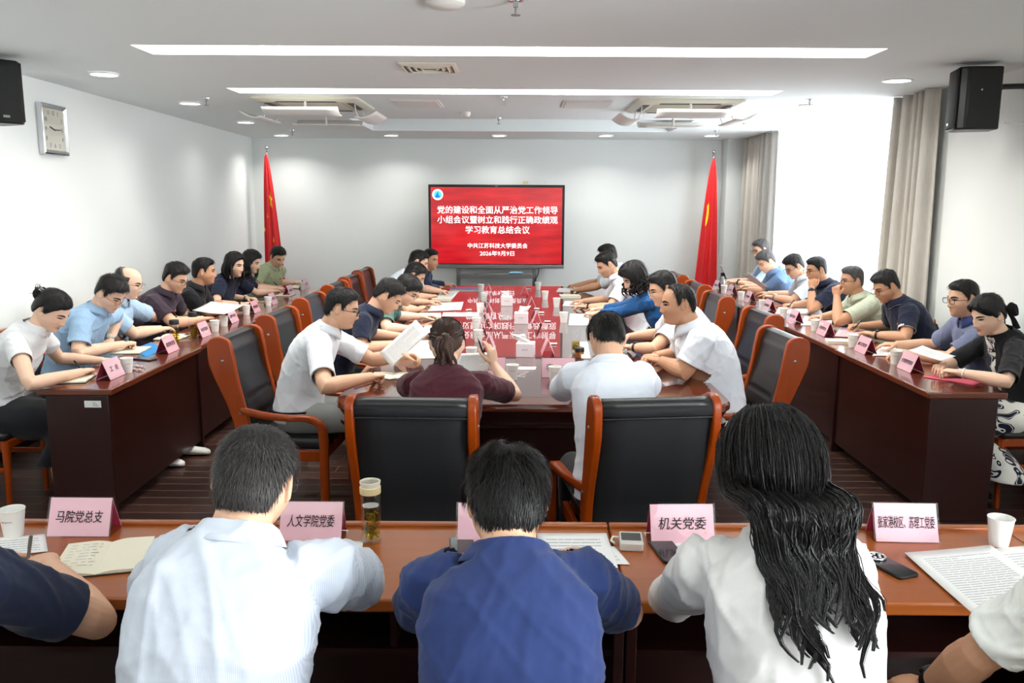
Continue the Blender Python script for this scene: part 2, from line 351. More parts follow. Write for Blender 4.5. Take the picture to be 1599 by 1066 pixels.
st = thing('asset_sticker', 'small white printed sticker on the end panel of the left desk', 'sticker', (-2.35, Y0L+.0015, .675))
mb = MB(); mb.box((-.046, -.0035, -.019), (.046, 0, .019)); mb.build('paper', m_white_pl, st)
for k in range(3):
    mb = MB(); mb.box((0.0, -.0042, -.011+.009*k), (.034-.008*k, -.0034, -.0085+.009*k)); mb.build('printed_line', mat('grey print', srgb(120, 125, 135), .7), st)

# ------------------------------------------------------------------ the long table in the middle
TX0, TX1, TY0, TY1 = -.95, 1.16, 4.22, 10.36
tb = thing('conference_table', 'long glossy dark red wooden conference table in the middle of the room', 'table', ((TX0+TX1)/2, (TY0+TY1)/2, 0))
w, h = TX1-TX0, TY1-TY0
mb = MB(); mb.prism(rrect(w-.34, h-.34, .1), 2, .73, .7605); mb.build('table_top', m_gloss, tb)
outer, inner = rrect(w, h, .14), rrect(w-.34, h-.34, .1); n = len(outer)
mb = MB(); rings = []
for P, z in ((inner, .722), (outer, .722), (outer, .750), (rrect(w-.016, h-.016, .135), .760), (inner, .760)): rings.append([(p[0], p[1], z) for p in P])
mb.loft(rings, cap=False); mb.build('table_rim', m_gloss_rim, tb, 40)
mb = MB(); mb.loft([[(p[0], p[1], z) for p in rrect(w-d, h-d, .14)] for d, z in ((.02, .72), (.03, .70), (.07, .66), (.07, .652), (.03, .648), (.03, .63), (.09, .615))], cap=True); mb.build('apron', m_dark_wood_x, tb, 40)
mb = MB(); mb.prism(rrect(w-.8, h-.62, .05), 2, .07, .63); mb.build('base_panel', m_dark_wood_z, tb, bevel=.004)
mb = MB(); mb.prism(rrect(w-.84, h-.66, .05), 2, 0, .07); mb.build('plinth', m_black, tb)

# ------------------------------------------------------------------ leather armchair with wooden wings, facing local +Y
def spline(P, n):
    P = np.asarray(P, float); d = np.r_[0, np.cumsum(np.linalg.norm(np.diff(P, axis=0), axis=1))]
    t = np.linspace(0, d[-1], n); m = np.gradient(P, d, axis=0); out = []
    for x in t:
        i = min(max(np.searchsorted(d, x)-1, 0), len(d)-2); hh = d[i+1]-d[i]; u = (x-d[i])/hh
        out.append((2*u**3-3*u*u+1)*P[i]+(u**3-2*u*u+u)*hh*m[i]+(-2*u**3+3*u*u)*P[i+1]+(u**3-u*u)*hh*m[i+1])
    return np.array(out)
wing_c = spline([(-.345, 1.085), (-.335, .98), (-.305, .85), (-.262, .70), (-.232, .56), (-.235, .42), (-.265, .22), (-.31, 0)], 30)   # centre line (y, z)
wing_w = np.interp(wing_c[:, 1], [0, .2, .42, .56, .70, .85, .98, 1.085], [.022, .027, .036, .046, .05, .064, .078, .07])
def wing_poly():
    T = np.gradient(wing_c, axis=0); T /= np.linalg.norm(T, axis=1)[:, None]; N = np.stack([-T[:, 1], T[:, 0]], 1)
    A = wing_c+N*wing_w[:, None]; B = wing_c-N*wing_w[:, None]
    top = [wing_c[0]+np.array([.07*math.cos(a), .055*math.sin(a)]) for a in np.linspace(PI*.9, PI*.1, 7)]
    if A[0][0] < B[0][0]: A, B = B, A        # A = front (larger y)
    return [tuple(p) for p in top]+[tuple(p) for p in A]+[tuple(p) for p in B[::-1]]
def make_armchair():
    t = thing('leather_armchair', 'x', 'chair')
    HW = .275
    poly = wing_poly()
    for s in (-1, 1):
        mb = MB(); x0 = s*HW; mb.prism(poly, 0, x0-.021, x0+.021); o = mb.build('wing_frame', m_chairwood, t, bevel=.008)
        for (y, z) in ((-.325, .985), (-.235, .645)):
            mb = MB(); mb.sphere((x0+s*.021, y, z), (.006, .011, .011), 10); mb.build('bolt_cap', m_steel, o, 40)
        # arm: sweeps forward from the wing, then bends down into the front leg
        path = spline([(-.235, .665), (-.1, .635), (.06, .628), (.185, .632), (.245, .60), (.262, .50), (.262, .30), (.262, 0)], 30)
        mb = MB(); P = np.stack([s*(HW+.012+.055*smoothstep(-.15, .22, path[:, 0])), path[:, 0], path[:, 1]], 1)
        wd = np.interp(np.arange(30)/29, [0, .15, .35, .5, 1], [.016, .02, .03, .024, .021]); th = np.interp(np.arange(30)/29, [0, .35, .5, 1], [.022, .019, .024, .023])
        T = np.gradient(P, axis=0); T /= np.linalg.norm(T, axis=1)[:, None]; rings = []
        for i in range(30):
            u = np.array([1., 0, 0]); v = np.cross(T[i], u)
            rings.append([P[i]+u*wd[i]*a+v*th[i]*b for a, b in ((1, .6), (.7, 1), (-.7, 1), (-1, .6), (-1, -.6), (-.7, -1), (.7, -1), (1, -.6))])
        mb.loft(rings); mb.build('arm', m_chairwood, t, 45)
    # upholstered back: follows the front of the wings, rolls over at the top
    cz = np.linspace(.40, 1.10, 40); cy = np.interp(cz, wing_c[::-1, 1], wing_c[::-1, 0]); X = HW-.022
    front = []; 
    for z, y in zip(cz, cy):
        g = sum(math.exp(-((z-q)/.006)**2) for q in (.60, .72, .84)); front.append((y+.045-.012*g-(.02*smoothstep(1.04, 1.1, z)), z))
    top = [(cy[-1]+.025, 1.118), (cy[-1]-.01, 1.128), (cy[-1]-.045, 1.12), (cy[-1]-.062, 1.098)]
    mb = MB(); prof = front+top; rings = []
    for x in np.linspace(-X, X, 9):
        e = 1-.12*(abs(x)/X)**4; rings.append([(x, y, z) for y, z in prof])
    mb.loft(rings, cap=False, closed=False)
    o = mb.build('backrest_cushion', m_leather, t, 60); s = o.modifiers.new('s', 'SOLIDIFY'); s.thickness = .03; s.offset = -1
    rings = []
    bk = [(cy[-1]-.062, 1.098), (cy[-1]-.064, 1.06)]+[(y-.052+.02*smoothstep(.8, .5, z), z) for z, y in list(zip(cz, cy))[::-1][3:]]
    for x in np.linspace(-X, X, 5): rings.append([(x, y, z) for y, z in bk])
    mb = MB(); mb.loft(rings[::-1], cap=False, closed=False); o = mb.build('back_panel', m_backcloth, t, 60); s = o.modifiers.new('s', 'SOLIDIFY'); s.thickness = .012
    mb = MB(); mb.box((-X, cy[-1]-.069, 1.042), (X, cy[-1]-.060, 1.05)); mb.build('seam_welt', m_leather, t, bevel=.003)
    # seat
    sec = rrect(2*X, .47, .04); mb = MB()
    mb.loft([[(p[0]*k, p[1]*k+.015, z) for p in sec] for k, z in ((.96, .405), (1., .42), (1., .455), (.97, .475), (.8, .484))]); mb.build('seat_cushion', m_leather, t, 50)
    for nm, lo, hi in (('seat_rail', (-X, .225, .335), (X, .25, .405)), ('seat_rail', (-HW-.012, -.25, .335), (-HW+.014, .25, .405)), ('seat_rail', (HW-.014, -.25, .335), (HW+.012, .25, .405)), ('stretcher', (-X, -.29, .26), (X, -.262, .30))):
        mb = MB(); mb.box(lo, hi); mb.build(nm, m_chairwood, t, bevel=.004)
    for o in [c for c in t.children]+[g for c in t.children for g in c.children]:
        for v in o.data.vertices: v.co.x *= .9; v.co.z *= .905
    return t
armchair0 = make_armchair(); used = [0]
def armchair(x, y, rz, label, group):
    if not used[0]:
        used[0] = 1; armchair0.location = (x, y, 0); armchair0.rotation_euler = (0, 0, rz); armchair0['label'] = label; armchair0['group'] = group; return armchair0
    return dup(armchair0, (x, y, 0), rz, label, group)

# ------------------------------------------------------------------ plain wooden side chair for the two wall rows
def make_sidechair():
    t = thing('side_chair', 'x', 'chair'); mw = m_chairwood
    for s in (-1, 1):
        mb = MB(); mb.tube(spline([(s*.215, -.30, .0), (s*.215, -.255, .25), (s*.215, -.235, .45), (s*.21, -.27, .70), (s*.205, -.33, .90)], 14), .019, 8, flat=1.2); mb.build('rear_leg', mw, t, 50)
        mb = MB(); mb.tube([(s*.205, .19, 0), (s*.205, .20, .25), (s*.205, .20, .43)], [.016, .019, .021], 8); mb.build('front_leg', mw, t, 50)
        mb = MB(); mb.box((s*.205-.01, -.23, .24), (s*.205+.01, .19, .27)); mb.build('stretcher', mw, t, bevel=.004)
    mb = MB(); mb.box((-.215, -.24, .38), (.215, .22, .43)); mb.build('seat_frame', mw, t, bevel=.006)
    mb = MB(); mb.loft([[(p[0]*k, p[1]*k-.01, z) for p in rrect(.43, .44, .05)] for k, z in ((.97, .43), (1, .44), (1, .46), (.93, .475))]); mb.build('seat_cushion', m_leather, t, 50)
    mb = MB(); P = [(-.3, .60), (-.285, .66), (-.315, .80), (-.335, .86)]
    rings = [[(x, y+.02-.015*(1-(x/.2)**2)+dd, z) for dd in (0.012, -.014)] for y, z in P for x in ()] or None
    rr = []
    for x in np.linspace(-.195, .195, 9):
        b_ = -.03*(1-(x/.2)**2); rr.append([(x, -.245+b_+.016, .56), (x, -.27+b_+.018, .70), (x, -.31+b_+.018, .85), (x, -.335+b_-.01, .85), (x, -.30+b_-.016, .70), (x, -.268+b_-.016, .56)])
    mb.loft(rr); mb.build('backrest_pad', m_leather, t, 50)
    mb = MB(); rr = []
    for x in np.linspace(-.222, .222, 9):
        b_ = -.03*(1-(x/.22)**2); rr.append([(x, -.312+b_+.02, .86), (x, -.33+b_+.02, .925), (x, -.355+b_, .925), (x, -.335+b_, .86)])
    mb.loft(rr); mb.build('top_rail', mw, t, bevel=.006)
    return t
sidechair0 = make_sidechair(); used2 = [0]
def sidechair(x, y, rz, label, group):
    if not used2[0]:
        used2[0] = 1; sidechair0.location = (x, y, 0); sidechair0.rotation_euler = (0, 0, rz); sidechair0['label'] = label; sidechair0['group'] = group; return sidechair0
    return dup(sidechair0, (x, y, 0), rz, label, group)

# ------------------------------------------------------------------ screen on its trolley
sx0, sx1, sz0, sz1, sy = -1.245, .722, .855, 2.035, 12.18
ds = thing('display_screen', 'large wall-side display screen showing a red slide with white Chinese text', 'screen', ((sx0+sx1)/2, sy, (sz0+sz1)/2)); sw, sh = sx1-sx0, sz1-sz0
mb = MB(); mb.box((-sw/2, 0, -sh/2), (sw/2, .07, sh/2)); mb.build('casing', m_black, ds, bevel=.006)
mb = MB(); mb.box((-sw/2, -.022, -sh/2-.022), (sw/2, .03, -sh/2+.03)); mb.build('lower_bezel', m_steel, ds, bevel=.004)
mb = MB(); mb.box((-.02, -.004, sh/2-.028), (.02, .0, sh/2-.014)); mb.build('camera_bar', m_grey_pl, ds)
mr = bpy.data.materials.new('lit red slide'); mr.use_nodes = True; nt = mr.node_tree; b = nt.nodes['Principled BSDF']
b.inputs['Base Color'].default_value = (.02, .0, .0, 1); b.inputs['Roughness'].default_value = .12; b.inputs['Emission Strength'].default_value = 1.0
tc = nt.nodes.new('ShaderNodeTexCoord'); mp = nt.nodes.new('ShaderNodeMapping'); mp.inputs['Scale'].default_value = (.8, 1, 5); nz = nt.nodes.new('ShaderNodeTexNoise'); nz.inputs['Scale'].default_value = 1.6; nz.inputs['Detail'].default_value = 3
nt.links.new(tc.outputs['Object'], mp.inputs[0]); nt.links.new(mp.outputs[0], nz.inputs['Vector'])
cr = nt.nodes.new('ShaderNodeValToRGB'); cr.color_ramp.elements[0].position = .3; cr.color_ramp.elements[1].position = .7
cr.color_ramp.elements[0].color = (.42, .006, .014, 1); cr.color_ramp.elements[1].color = (.85, .022, .03, 1)
nt.links.new(nz.outputs['Fac'], cr.inputs[0]); nt.links.new(cr.outputs[0], b.inputs['Emission Color'])
mb = MB(); mb.box((-sw/2+.035, -.003, -sh/2+.045), (sw/2-.035, .002, sh/2-.038)); panel = mb.build('slide_panel', mr, ds)
m_glow = mat('lit white lettering', (.9, .9, .9, 1), .4, emit=(1, 1, 1, 1), estr=1.2)
RX = (PI/2, 0, 0)
for z, s, b_, tx in ((.222, .116, .006, '党的建设和全面从严治党工作领导'), (.082, .116, .006, '小组会议暨树立和践行正确政绩观'), (-.062, .116, .006, '学习教育总结会议'), (-.288, .078, .006, '中共江苏科技大学委员会'), (-.4, .078, .006, '2026年9月9日')):
    me = text_mesh(tx, s, b_); co = [v.co.x for v in me.vertices]; 
    o = link('slide_lettering', me, m_glow, panel); o.location = (.015, -.0055, z); o.rotation_euler = RX
    wid = max(co)-min(co); want = {15: 1.74, 8: .93, 11: .87}.get(len(tx), .5); o.scale = (want/wid, 1, 1)
for r0, r1, y, m in ((.055, .078, -.0055, m_glow), (.0, .056, -.0058, mat('lit cyan emblem', srgb(70, 190, 230), .4, emit=srgb(70, 190, 230), estr=1.)), ):
    mb = MB(); mb.lathe([(max(r0, .0005), 0), (r1, 0)], n=32); o = mb.build('emblem_ring', m, panel); o.location = (-sw/2+.135, y, sh/2-.145); o.rotation_euler = RX
mb = MB(); a = np.linspace(0, 2*PI, 48, endpoint=False)
mb.prism([(.045*math.cos(t), .012*math.sin(t)-.03) for t in a[::6]], 2, 0, .0008); mb.prism([(-.03, -.022), (.0, .045), (.022, -.022)], 2, 0, .0008); o = mb.build('emblem_sail', mat('lit blue emblem', srgb(20, 110, 190), .4, emit=srgb(20, 110, 190), estr=1.), panel); o.location = (-sw/2+.135, -.0065, sh/2-.145); o.rotation_euler = RX
mb = MB()
for k in range(22):
    t0 = k*2*PI/22
    mb.box((.064, -.003, 0), (.071, .003, .0006)); 
    mb.v[-1] = mb.v[-1]@np.array([[math.cos(t0), math.sin(t0), 0], [-math.sin(t0), math.cos(t0), 0], [0, 0, 1]])
o = mb.build('emblem_text_ring', MATS['lit blue emblem'], panel); o.location = (-sw/2+.135, -.0062, sh/2-.145); o.rotation_euler = RX
tr = thing('screen_trolley', 'grey steel trolley stand holding up the display screen', 'stand', ((sx0+sx1)/2, sy+.09, 0))
for s in (-1, 1):
    mb = MB(); mb.box((s*.56-.03, -.02, .06), (s*.56+.03, .03, 1.7)); mb.build('post', m_steel, tr, bevel=.004)
    mb = MB(); mb.box((s*.56-.035, -.32, .05), (s*.56+.035, .26, .1)); f = mb.build('foot', m_steel, tr, bevel=.008)
    for y in (-.28, .22):
        mb = MB(); mb.lathe([(.0005, -.015), (.025, -.015), (.025, .015), (.0005, .015)], n=14); o = mb.build('castor', m_black, f, 40); o.location = (s*.56, y, .026); o.rotation_euler = (0, PI/2, 0)
mb = MB(); mb.box((-.53, -.14, .69), (.53, .02, .72)); mb.box((-.53, -.145, .69), (.53, -.138, .755)); mb.build('shelf', m_steel, tr, bevel=.003)
mb = MB(); mb.box((-.53, -.02, .25), (.53, .02, .30)); mb.build('cross_bar', m_steel, tr, bevel=.003)
mb = MB(); mb.tube(spline([(.62, -.01, .86), (.61, -.02, .74), (.57, -.01, .66), (.585, 0, .5), (.6, 0, .1)], 20), .006, 8); tag(link('power_cable', mb.mesh('c'), m_black, None, 60, loc=((sx0+sx1)/2, sy+.06, 0)), 'black cable hanging from the right end of the display screen', 'cable')
t = thing('equipment_box', 'flat grey set-top box lying on the trolley shelf', 'device', (-.36, sy+.03, .721)); mb = MB(); mb.box((-.24, -.06, 0), (.3, .05, .035)); mb.build('casing', m_grey_pl, t, bevel=.003)
mb = MB(); mb.lathe([(.0005, .0), (.05, .002), (.085, .012), (.06, .03), (.0005, .036)], n=18); o = mb.build('face_mask', mat('light blue tissue', srgb(120, 170, 195), .8), None, 50); o.location = (.02, sy-.02, .757); o.scale = (1.3, .6, 1); tag(o, 'crumpled pale blue packet on the trolley shelf', 'packet')
for (px, lab, c, wd) in ((820.5, 'small yellowed sticker on the wall above the screen', srgb(226, 214, 160), .04), (851, 'small white socket cover on the wall above the screen', srgb(238, 238, 236), .022)):
    p = at(px, 285, y=YB); mb = MB(); mb.box((p[0]-wd, YB-.004, p[2]-.02), (p[0]+wd, YB, p[2]+.02)); tag(mb.build('wall_sticker', mat(lab, c, .7)), lab, 'sticker')

# ------------------------------------------------------------------ flags
def star(c, r, rot):
    return [(c[0]+(r if k % 2 == 0 else r*.382)*math.sin(rot+k*PI/5), c[1]+(r if k % 2 == 0 else r*.382)*math.cos(rot+k*PI/5)) for k in range(10)]
def flag(name, label, x, y, ztop, prints, seed, lean=0., wl=.13, wr=.15):
    t = thing(name, label, 'flag', (x, y, 0))
    mb = MB(); mb.lathe([(.0005, 0), (.16, 0), (.165, .012), (.06, .03), (.02, .06), (.0005, .06)], n=28); mb.build('base', m_chrome, t, 40)
    mb = MB(); mb.tube([(0, 0, .02), (0, 0, ztop-.06)], .011, 12); mb.build('pole', m_chrome, t, 60)
    mb = MB(); mb.lathe([(.0005, -.1), (.012, -.1), (.012, -.07), (.018, -.06), (.012, -.05)], (0, 0, ztop), 14); mb.sphere((0, 0, ztop-.02), .028, 14); mb.build('finial', m_chrome, t, 60)
    # cloth hanging in deep folds: width grows towards the bottom
    nz_, nu = 60, 60; z1, z0 = ztop-.11, .32
    def S(u, tz):
        k = tz**.62; half_l, half_r = .012+wl*k, .012+wr*k
        xx = -half_l+(half_l+half_r)*u+lean*tz
        yy = -.03-.05*k*math.sin(PI*u)-.03*k*math.cos(u*2.6*2*PI+seed)*(.4+.6*k)
        return np.array([xx, yy, z1+(z0-z1)*tz])
    V = [S(i/(nu-1), k/(nz_-1)) for k in range(nz_) for i in range(nu)]
    Fc = [(k*nu+i, k*nu+i+1, (k+1)*nu+i+1, (k+1)*nu+i) for k in range(nz_-1) for i in range(nu-1)]
    mb = MB(); mb.add(V, Fc); o = mb.build('flag_cloth', m_red, t, 80); s = o.modifiers.new('s', 'SOLIDIFY'); s.thickness = .003; s.offset = 1
    for poly in prints:      # poly in cloth coordinates (u 0..1, tz 0..1), laid on the folds
        P = np.array(poly); c = P.mean(0); rings = []
        for f_ in (1., .75, .5, .25, .02):
            Q = c+(P-c)*f_; Q = np.vstack([Q+(np.roll(Q, -1, 0)-Q)*a for a in (0, .25, .5, .75)]).reshape(4, -1, 2).transpose(1, 0, 2).reshape(-1, 2)
            rings.append([S(min(max(q[0], 0), 1), q[1])+np.array([0, -.0045, 0]) for q in Q])
        mb = MB(); mb.loft(rings, cap=False); mb.build('print', m_yellow, o, 80)
    return t
A = .12
def st_uv(c, r, rot, ar): return [(c[0]+(p[0])*ar, c[1]+p[1]) for p in star((0, 0), r, rot)]
flag('national_flag', 'red flag with yellow stars on a chrome pole in the back left corner', -3.53, 12.1, 2.55,
     [st_uv((.66, .30), .07, .5, 2.6), st_uv((.28, .41), .028, .2, 4), st_uv((.03, .50), .024, .6, 3.2), st_uv((.62, .57), .028, .1, 3)], 0.6, .06, .13, .15)
sick = [(.10+.28*math.sin(a), .36-.10*math.cos(a)) for a in np.linspace(.9, 2.9, 10)]+[(.06+.16*math.sin(a), .355-.075*math.cos(a)) for a in np.linspace(2.7, 1., 10)]
flag('party_flag', 'plain red flag with a yellow sickle curve on a chrome pole by the window', 2.80, 12.02, 2.52, [sick], 2.2, -.04, .17, .15)

# ------------------------------------------------------------------ wall clock and loudspeakers
cx_, cyy, cz_ = xl(6.68)+.003, 6.68, 2.335
ck = thing('wall_clock', 'square silver framed wall clock on the left wall', 'clock', (cx_, cyy, cz_), -math.atan(-.041)*1.0)
mb = MB(); mb.loft([[(x, p[0], p[1]) for p in rrect(a, a*.98, .01)] for x, a in ((0, .39), (.04, .39), (.045, .37), (.03, .32))], cap=False); mb.build('frame', m_chrome, ck, 30)
mb = MB(); mb.box((.0, -.165, -.165), (.028, .165, .165)); face = mb.build('dial', mat('cream dial', srgb(232, 230, 214), .5), ck)
mk = mat('dial print', srgb(70, 70, 70), .6)
for n_ in range(1, 13):
    a = n_*PI/6; r = .13/max(abs(math.sin(a)), abs(math.cos(a)))*1.0
    o = link('numeral', text_mesh(str(n_), .045, 0), mk, face); o.rotation_euler = (PI/2, 0, PI/2); o.location = (.0285, r*math.sin(a)*.95, r*math.cos(a)*.95)
for nm, ang, L, wd in (('hour_hand', 285, .07, .006), ('minute_hand', 88, .105, .0045)):
    mb = MB(); mb.box((.030, -wd, -.015), (.032, wd, L)); o = mb.build(nm, m_black, ck); o.rotation_euler = (-math.radians(ang), 0, 0)
mb = MB(); mb.box((.036, -.18, -.18), (.038, .18, .18)); mb.build('glass', m_glass, ck)
def speaker(label, loc, rz, side):
    t = thing('wall_speaker', label, 'speaker', loc, rz)      # local +Y is the grille direction, mounted by its back
    t.scale = (.9, .84, .98)
    P = [(-.15, .10), (-.11, .165), (.11, .165), (.15, .10), (.105, -.15), (-.105, -.15)]
    mb = MB(); mb.prism(P[::-1], 2, -.2, .2); mb.build('cabinet', m_black, t, bevel=.012)
    mb = MB(); mb.loft([[(x, .168+.018*(1-(x/.13)**2), z) for z in np.linspace(-.185, .185, 5)] for x in np.linspace(-.13, .13, 9)], cap=False, closed=False); o = mb.build('grille', m_grille, t, 60); s = o.modifiers.new('s', 'SOLIDIFY'); s.thickness = .012
    mb = MB(); mb.box((-.022, .182, -.165), (.022, .187, -.15)); mb.build('badge', m_chrome, t)
    mb = MB(); mb.sphere((-side*.136, .0, .05), .008, 10); mb.build('pole_insert', m_chrome, t)
    return t
spk = speaker('black loudspeaker bracketed to the right wall beside the curtain', (3.0, 5.62, 2.47), math.radians(76), 1)
bk = thing('speaker_bracket', 'black steel bracket holding the loudspeaker on the right wall', 'bracket', (XR, 5.62, 2.56))
mb = MB(); mb.box((-.012, -.07, -.14), (0, .07, .1)); mb.build('wall_plate', m_black, bk, bevel=.004)
mb = MB(); mb.tube([(-.01, 0, 0), (-.2, .04, 0), (-.27, .06, -.02)], .018, 8); mb.build('arm', m_black, bk, 50)
mb = MB(); mb.tube(spline([(-.02, .12, .13), (-.03, .1, -.05), (-.05, .06, -.22), (-.16, .05, -.25), (-.24, .05, -.24)], 16), .005, 8); tag(link('speaker_cable', mb.mesh('c'), m_white_pl, None, 60, loc=(XR, 5.5, 2.56)), 'thin white cable looping from ceiling to the right loudspeaker', 'cable')
speaker('black loudspeaker high on the left wall, cut by the picture edge', (-3.33, 5.50, 2.47), math.radians(-128), -1)
bk = thing('speaker_bracket', 'black steel bracket holding the loudspeaker on the left wall', 'bracket', (xl(5.6), 5.58, 2.56))
mb = MB(); mb.box((0, -.07, -.14), (.012, .07, .1)); mb.build('wall_plate', m_black, bk, bevel=.004)
mb = MB(); mb.tube([(0, 0, 0), (.06, .03, 0), (.12, .06, -.02)], .018, 8); mb.build('arm', m_black, bk, 50)

# ------------------------------------------------------------------ ceiling fittings
def cassette(label, x, y):
    t = thing('air_conditioner', label, 'air conditioner', (x, y, HC), 0, 'ceiling cassette air conditioners')
    mb = MB(); mb.loft([[(p[0], p[1], z) for p in rrect(a, a, .03)] for a, z in ((.95, 0), (.95, -.018), (.88, -.035), (.62, -.035))], cap=False); mb.build('fascia', m_cream_pl, t, 40)
    mb = MB(); mb.box((-.31, -.31, -.03), (.31, .31, -.018)); g = mb.build('intake_grille', mat('ivory grille', srgb(196, 192, 172), .5), t)
    mb = MB()
    for k in range(15): mb.box((-.29, -.28+.04*k-.006, -.036), (.29, -.28+.04*k+.006, -.03))
    mb.build('slats', m_cream_pl, g)
    for k in range(4):
        a = k*PI/2; R3 = np.array(Matrix.Rotation(a, 3, 'Z'))
        mb = MB(); mb.box((-.27, .345, -.0385), (.27, .405, -.034)); mb.v = [v@R3.T for v in mb.v]; mb.build('outlet_slot', m_black, t)
        # hanging air deflector, a gently curved white blade on two hooks
        mb = MB(); rr = [[(x_, .42+q*.2, -.16-.03*math.sin(q*PI)+.05*q) for q in np.linspace(0, 1, 7)] for x_ in np.linspace(-.33, .33, 7)]
        mb.loft(rr, cap=False, closed=False); mb.v = [v@R3.T for v in mb.v]; o = mb.build('deflector_blade', m_white_pl, t, 70); s = o.modifiers.new('s', 'SOLIDIFY'); s.thickness = .008
        for xx in ((0,) if k % 2 == 0 else (-.2, .2)):
            mb = MB(); mb.tube([(xx, .40, -.03), (xx, .41, -.1), (xx, .44, -.165)], .012 if k % 2 == 0 else .005, 8); mb.v = [v@R3.T for v in mb.v]; mb.build('hanger', m_white_pl, o, 50)
    return t
cassette('ceiling air conditioner with white deflector blades on the left', -1.86, 8.02)
cassette('ceiling air conditioner with white deflector blades on the right', 1.56, 8.05)
t = thing('air_vent', 'square louvred ceiling vent between the two light troughs', 'vent', (-.585, 5.89, HC))
mb = MB()
for a in (.38, .30, .22, .14): mb.loft([[(p[0], p[1], z) for p in rrect(q, q, .01, 2)] for q, z in ((a, 0), (a, -.006), (a-.045, -.02), (a-.05, -.012))], cap=False)
mb.build('louvres', m_cream_pl, t, 30); mb = MB(); mb.box((-.17, -.17, -.003), (.17, .17, -.001)); mb.build('duct', m_grey_pl, t)
for x, lb in ((-.91, 'left'), (.66, 'right')):
    t = thing('access_panel', 'flat white square access panel in the ceiling, %s of the middle' % lb, 'panel', (x, 8.02, HC)); mb = MB(); mb.box((-.2, -.26, -.014), (.2, .26, 0)); mb.build('lid', m_white_pl, t, bevel=.004)
    mb = MB(); mb.loft([[(p[0], p[1], z) for p in rrect(a, a+.12, .01, 2)] for a, z in ((.44, 0), (.44, -.008), (.405, -.008))], cap=False); mb.build('frame', m_trim, t)
t = thing('smoke_detector', 'small round white smoke detector on the ceiling', 'detector', (-.51, 8.8, HC)); mb = MB(); mb.lathe([(.055, 0), (.055, -.02), (.04, -.045), (.0005, -.05)], n=20); mb.build('housing', m_white_pl, t, 40); mb = MB(); mb.lathe([(.047, -.026), (.049, -.03), (.045, -.034)], n=20); mb.build('sensor_slots', m_black, t)
t = thing('ceiling_dome', 'round white ceiling fitting at the top edge of the picture', 'detector', (-.32, 3.98, HC)); mb = MB(); mb.lathe([(.09, 0), (.09, -.015), (.07, -.03), (.0005, -.034)], n=28); mb.build('housing', m_white_pl, t, 40)
for x, y, lb in ((-2.77, 7.71, 'beside the left downlights'), (-2.9, 11.13, 'above the left flag'), (-.1, 7.51, 'in the middle behind the second trough'), (-.18, 9.38, 'in front of the ceiling tray'), (-.0, 3.97, 'at the top edge of the picture'), (2.59, 7.58, 'near the window'), (2.56, 10.9, 'above the right flag')):
    t = thing('sprinkler', 'small chrome fire sprinkler head '+lb, 'sprinkler', (x, y, HC), 0, 'ceiling sprinklers')
    mb = MB(); mb.lathe([(.035, 0), (.034, -.006), (.012, -.009), (.012, -.03), (.006, -.032)], n=14); mb.build('escutcheon', m_chrome, t, 40)
    mb = MB(); mb.lathe([(.005, -.03), (.005, -.06), (.022, -.062), (.022, -.065), (.0005, -.066)], n=12); mb.build('deflector', m_steel, t, 40)
# armchairs at the table
def U(px, py, z): return at(px, py, z=z)
rowL = [('nearest of the left row, with the man in white', 4.93), ('second of the left row, by the navy polo man', 5.88), ('third from the near end of the left row', 6.88), ('fourth from the near end of the left row', 7.95), ('fifth from the near end of the left row', 8.78), ('farthest of the left row, nearest the screen', 9.58)]
for i, (lb, y) in enumerate(rowL): armchair(-1.33-.015*i, y, -PI/2-.06, 'black leather armchair, '+lb, 'armchairs on the left of the table')
rowR = [('nearest of the right row, behind the balding man', 5.02, 1.30), ('second from the near end of the right row', 6.02, 1.47), ('third of the right row, behind the woman in blue', 7.15, 1.42), ('fourth from the near end of the right row', 8.15, 1.46), ('farthest of the right row', 9.2, 1.46)]
for i, (lb, y, x) in enumerate(rowR): armchair(x, y, PI/2+.06, 'black leather armchair, '+lb, 'armchairs on the right of the table')
armchair(-.40, 3.64, -.03, 'black leather armchair seen from behind, behind the woman in maroon', 'armchairs at the near end')
armchair(.53, 3.66, .13, 'black leather armchair seen from behind, behind the man in white', 'armchairs at the near end')

# ------------------------------------------------------------------ people
def skin_mat(name, col):
    m = mat(name, col, .48, spec=.35, var=(22, .07), bump=(180, .05)); nt = m.node_tree; b = nt.nodes['Principled BSDF']
    src = b.inputs['Base Color'].links[0].from_socket
    for attr, c in (('lip', srgb(176, 84, 78)), ('scalp', srgb(58, 46, 42))):
        at_ = nt.nodes.new('ShaderNodeAttribute'); at_.attribute_name = attr; mx = nt.nodes.new('ShaderNodeMix'); mx.data_type = 'RGBA'; mx.inputs[7].default_value = c
        nt.links.new(at_.outputs['Fac'], mx.inputs[0]); nt.links.new(src, mx.inputs[6]); src = mx.outputs[2]
    nt.links.new(src, b.inputs['Base Color']); b.inputs['Subsurface Weight'].default_value = .12; b.inputs['Subsurface Radius'].default_value = (.012, .005, .003); b.inputs['Subsurface Scale'].default_value = 1
    return m
SKIN = [skin_mat('light skin', srgb(234, 194, 168)), skin_mat('medium skin', srgb(222, 176, 146)), skin_mat('tan skin', srgb(204, 154, 122))]
def hair_mat(name, col): return mat(name, col, .42, spec=.32, var=(40, .45, (1, 1, 1)), bump=(220, .35, (1, 1, .25)))
HAIR = {'black': hair_mat('black hair', srgb(20, 18, 18)), 'brown': hair_mat('dark brown hair', srgb(64, 44, 36)), 'grey': hair_mat('grey black hair', srgb(82, 80, 80)), 'salt': hair_mat('dark greying hair', srgb(62, 59, 58))}
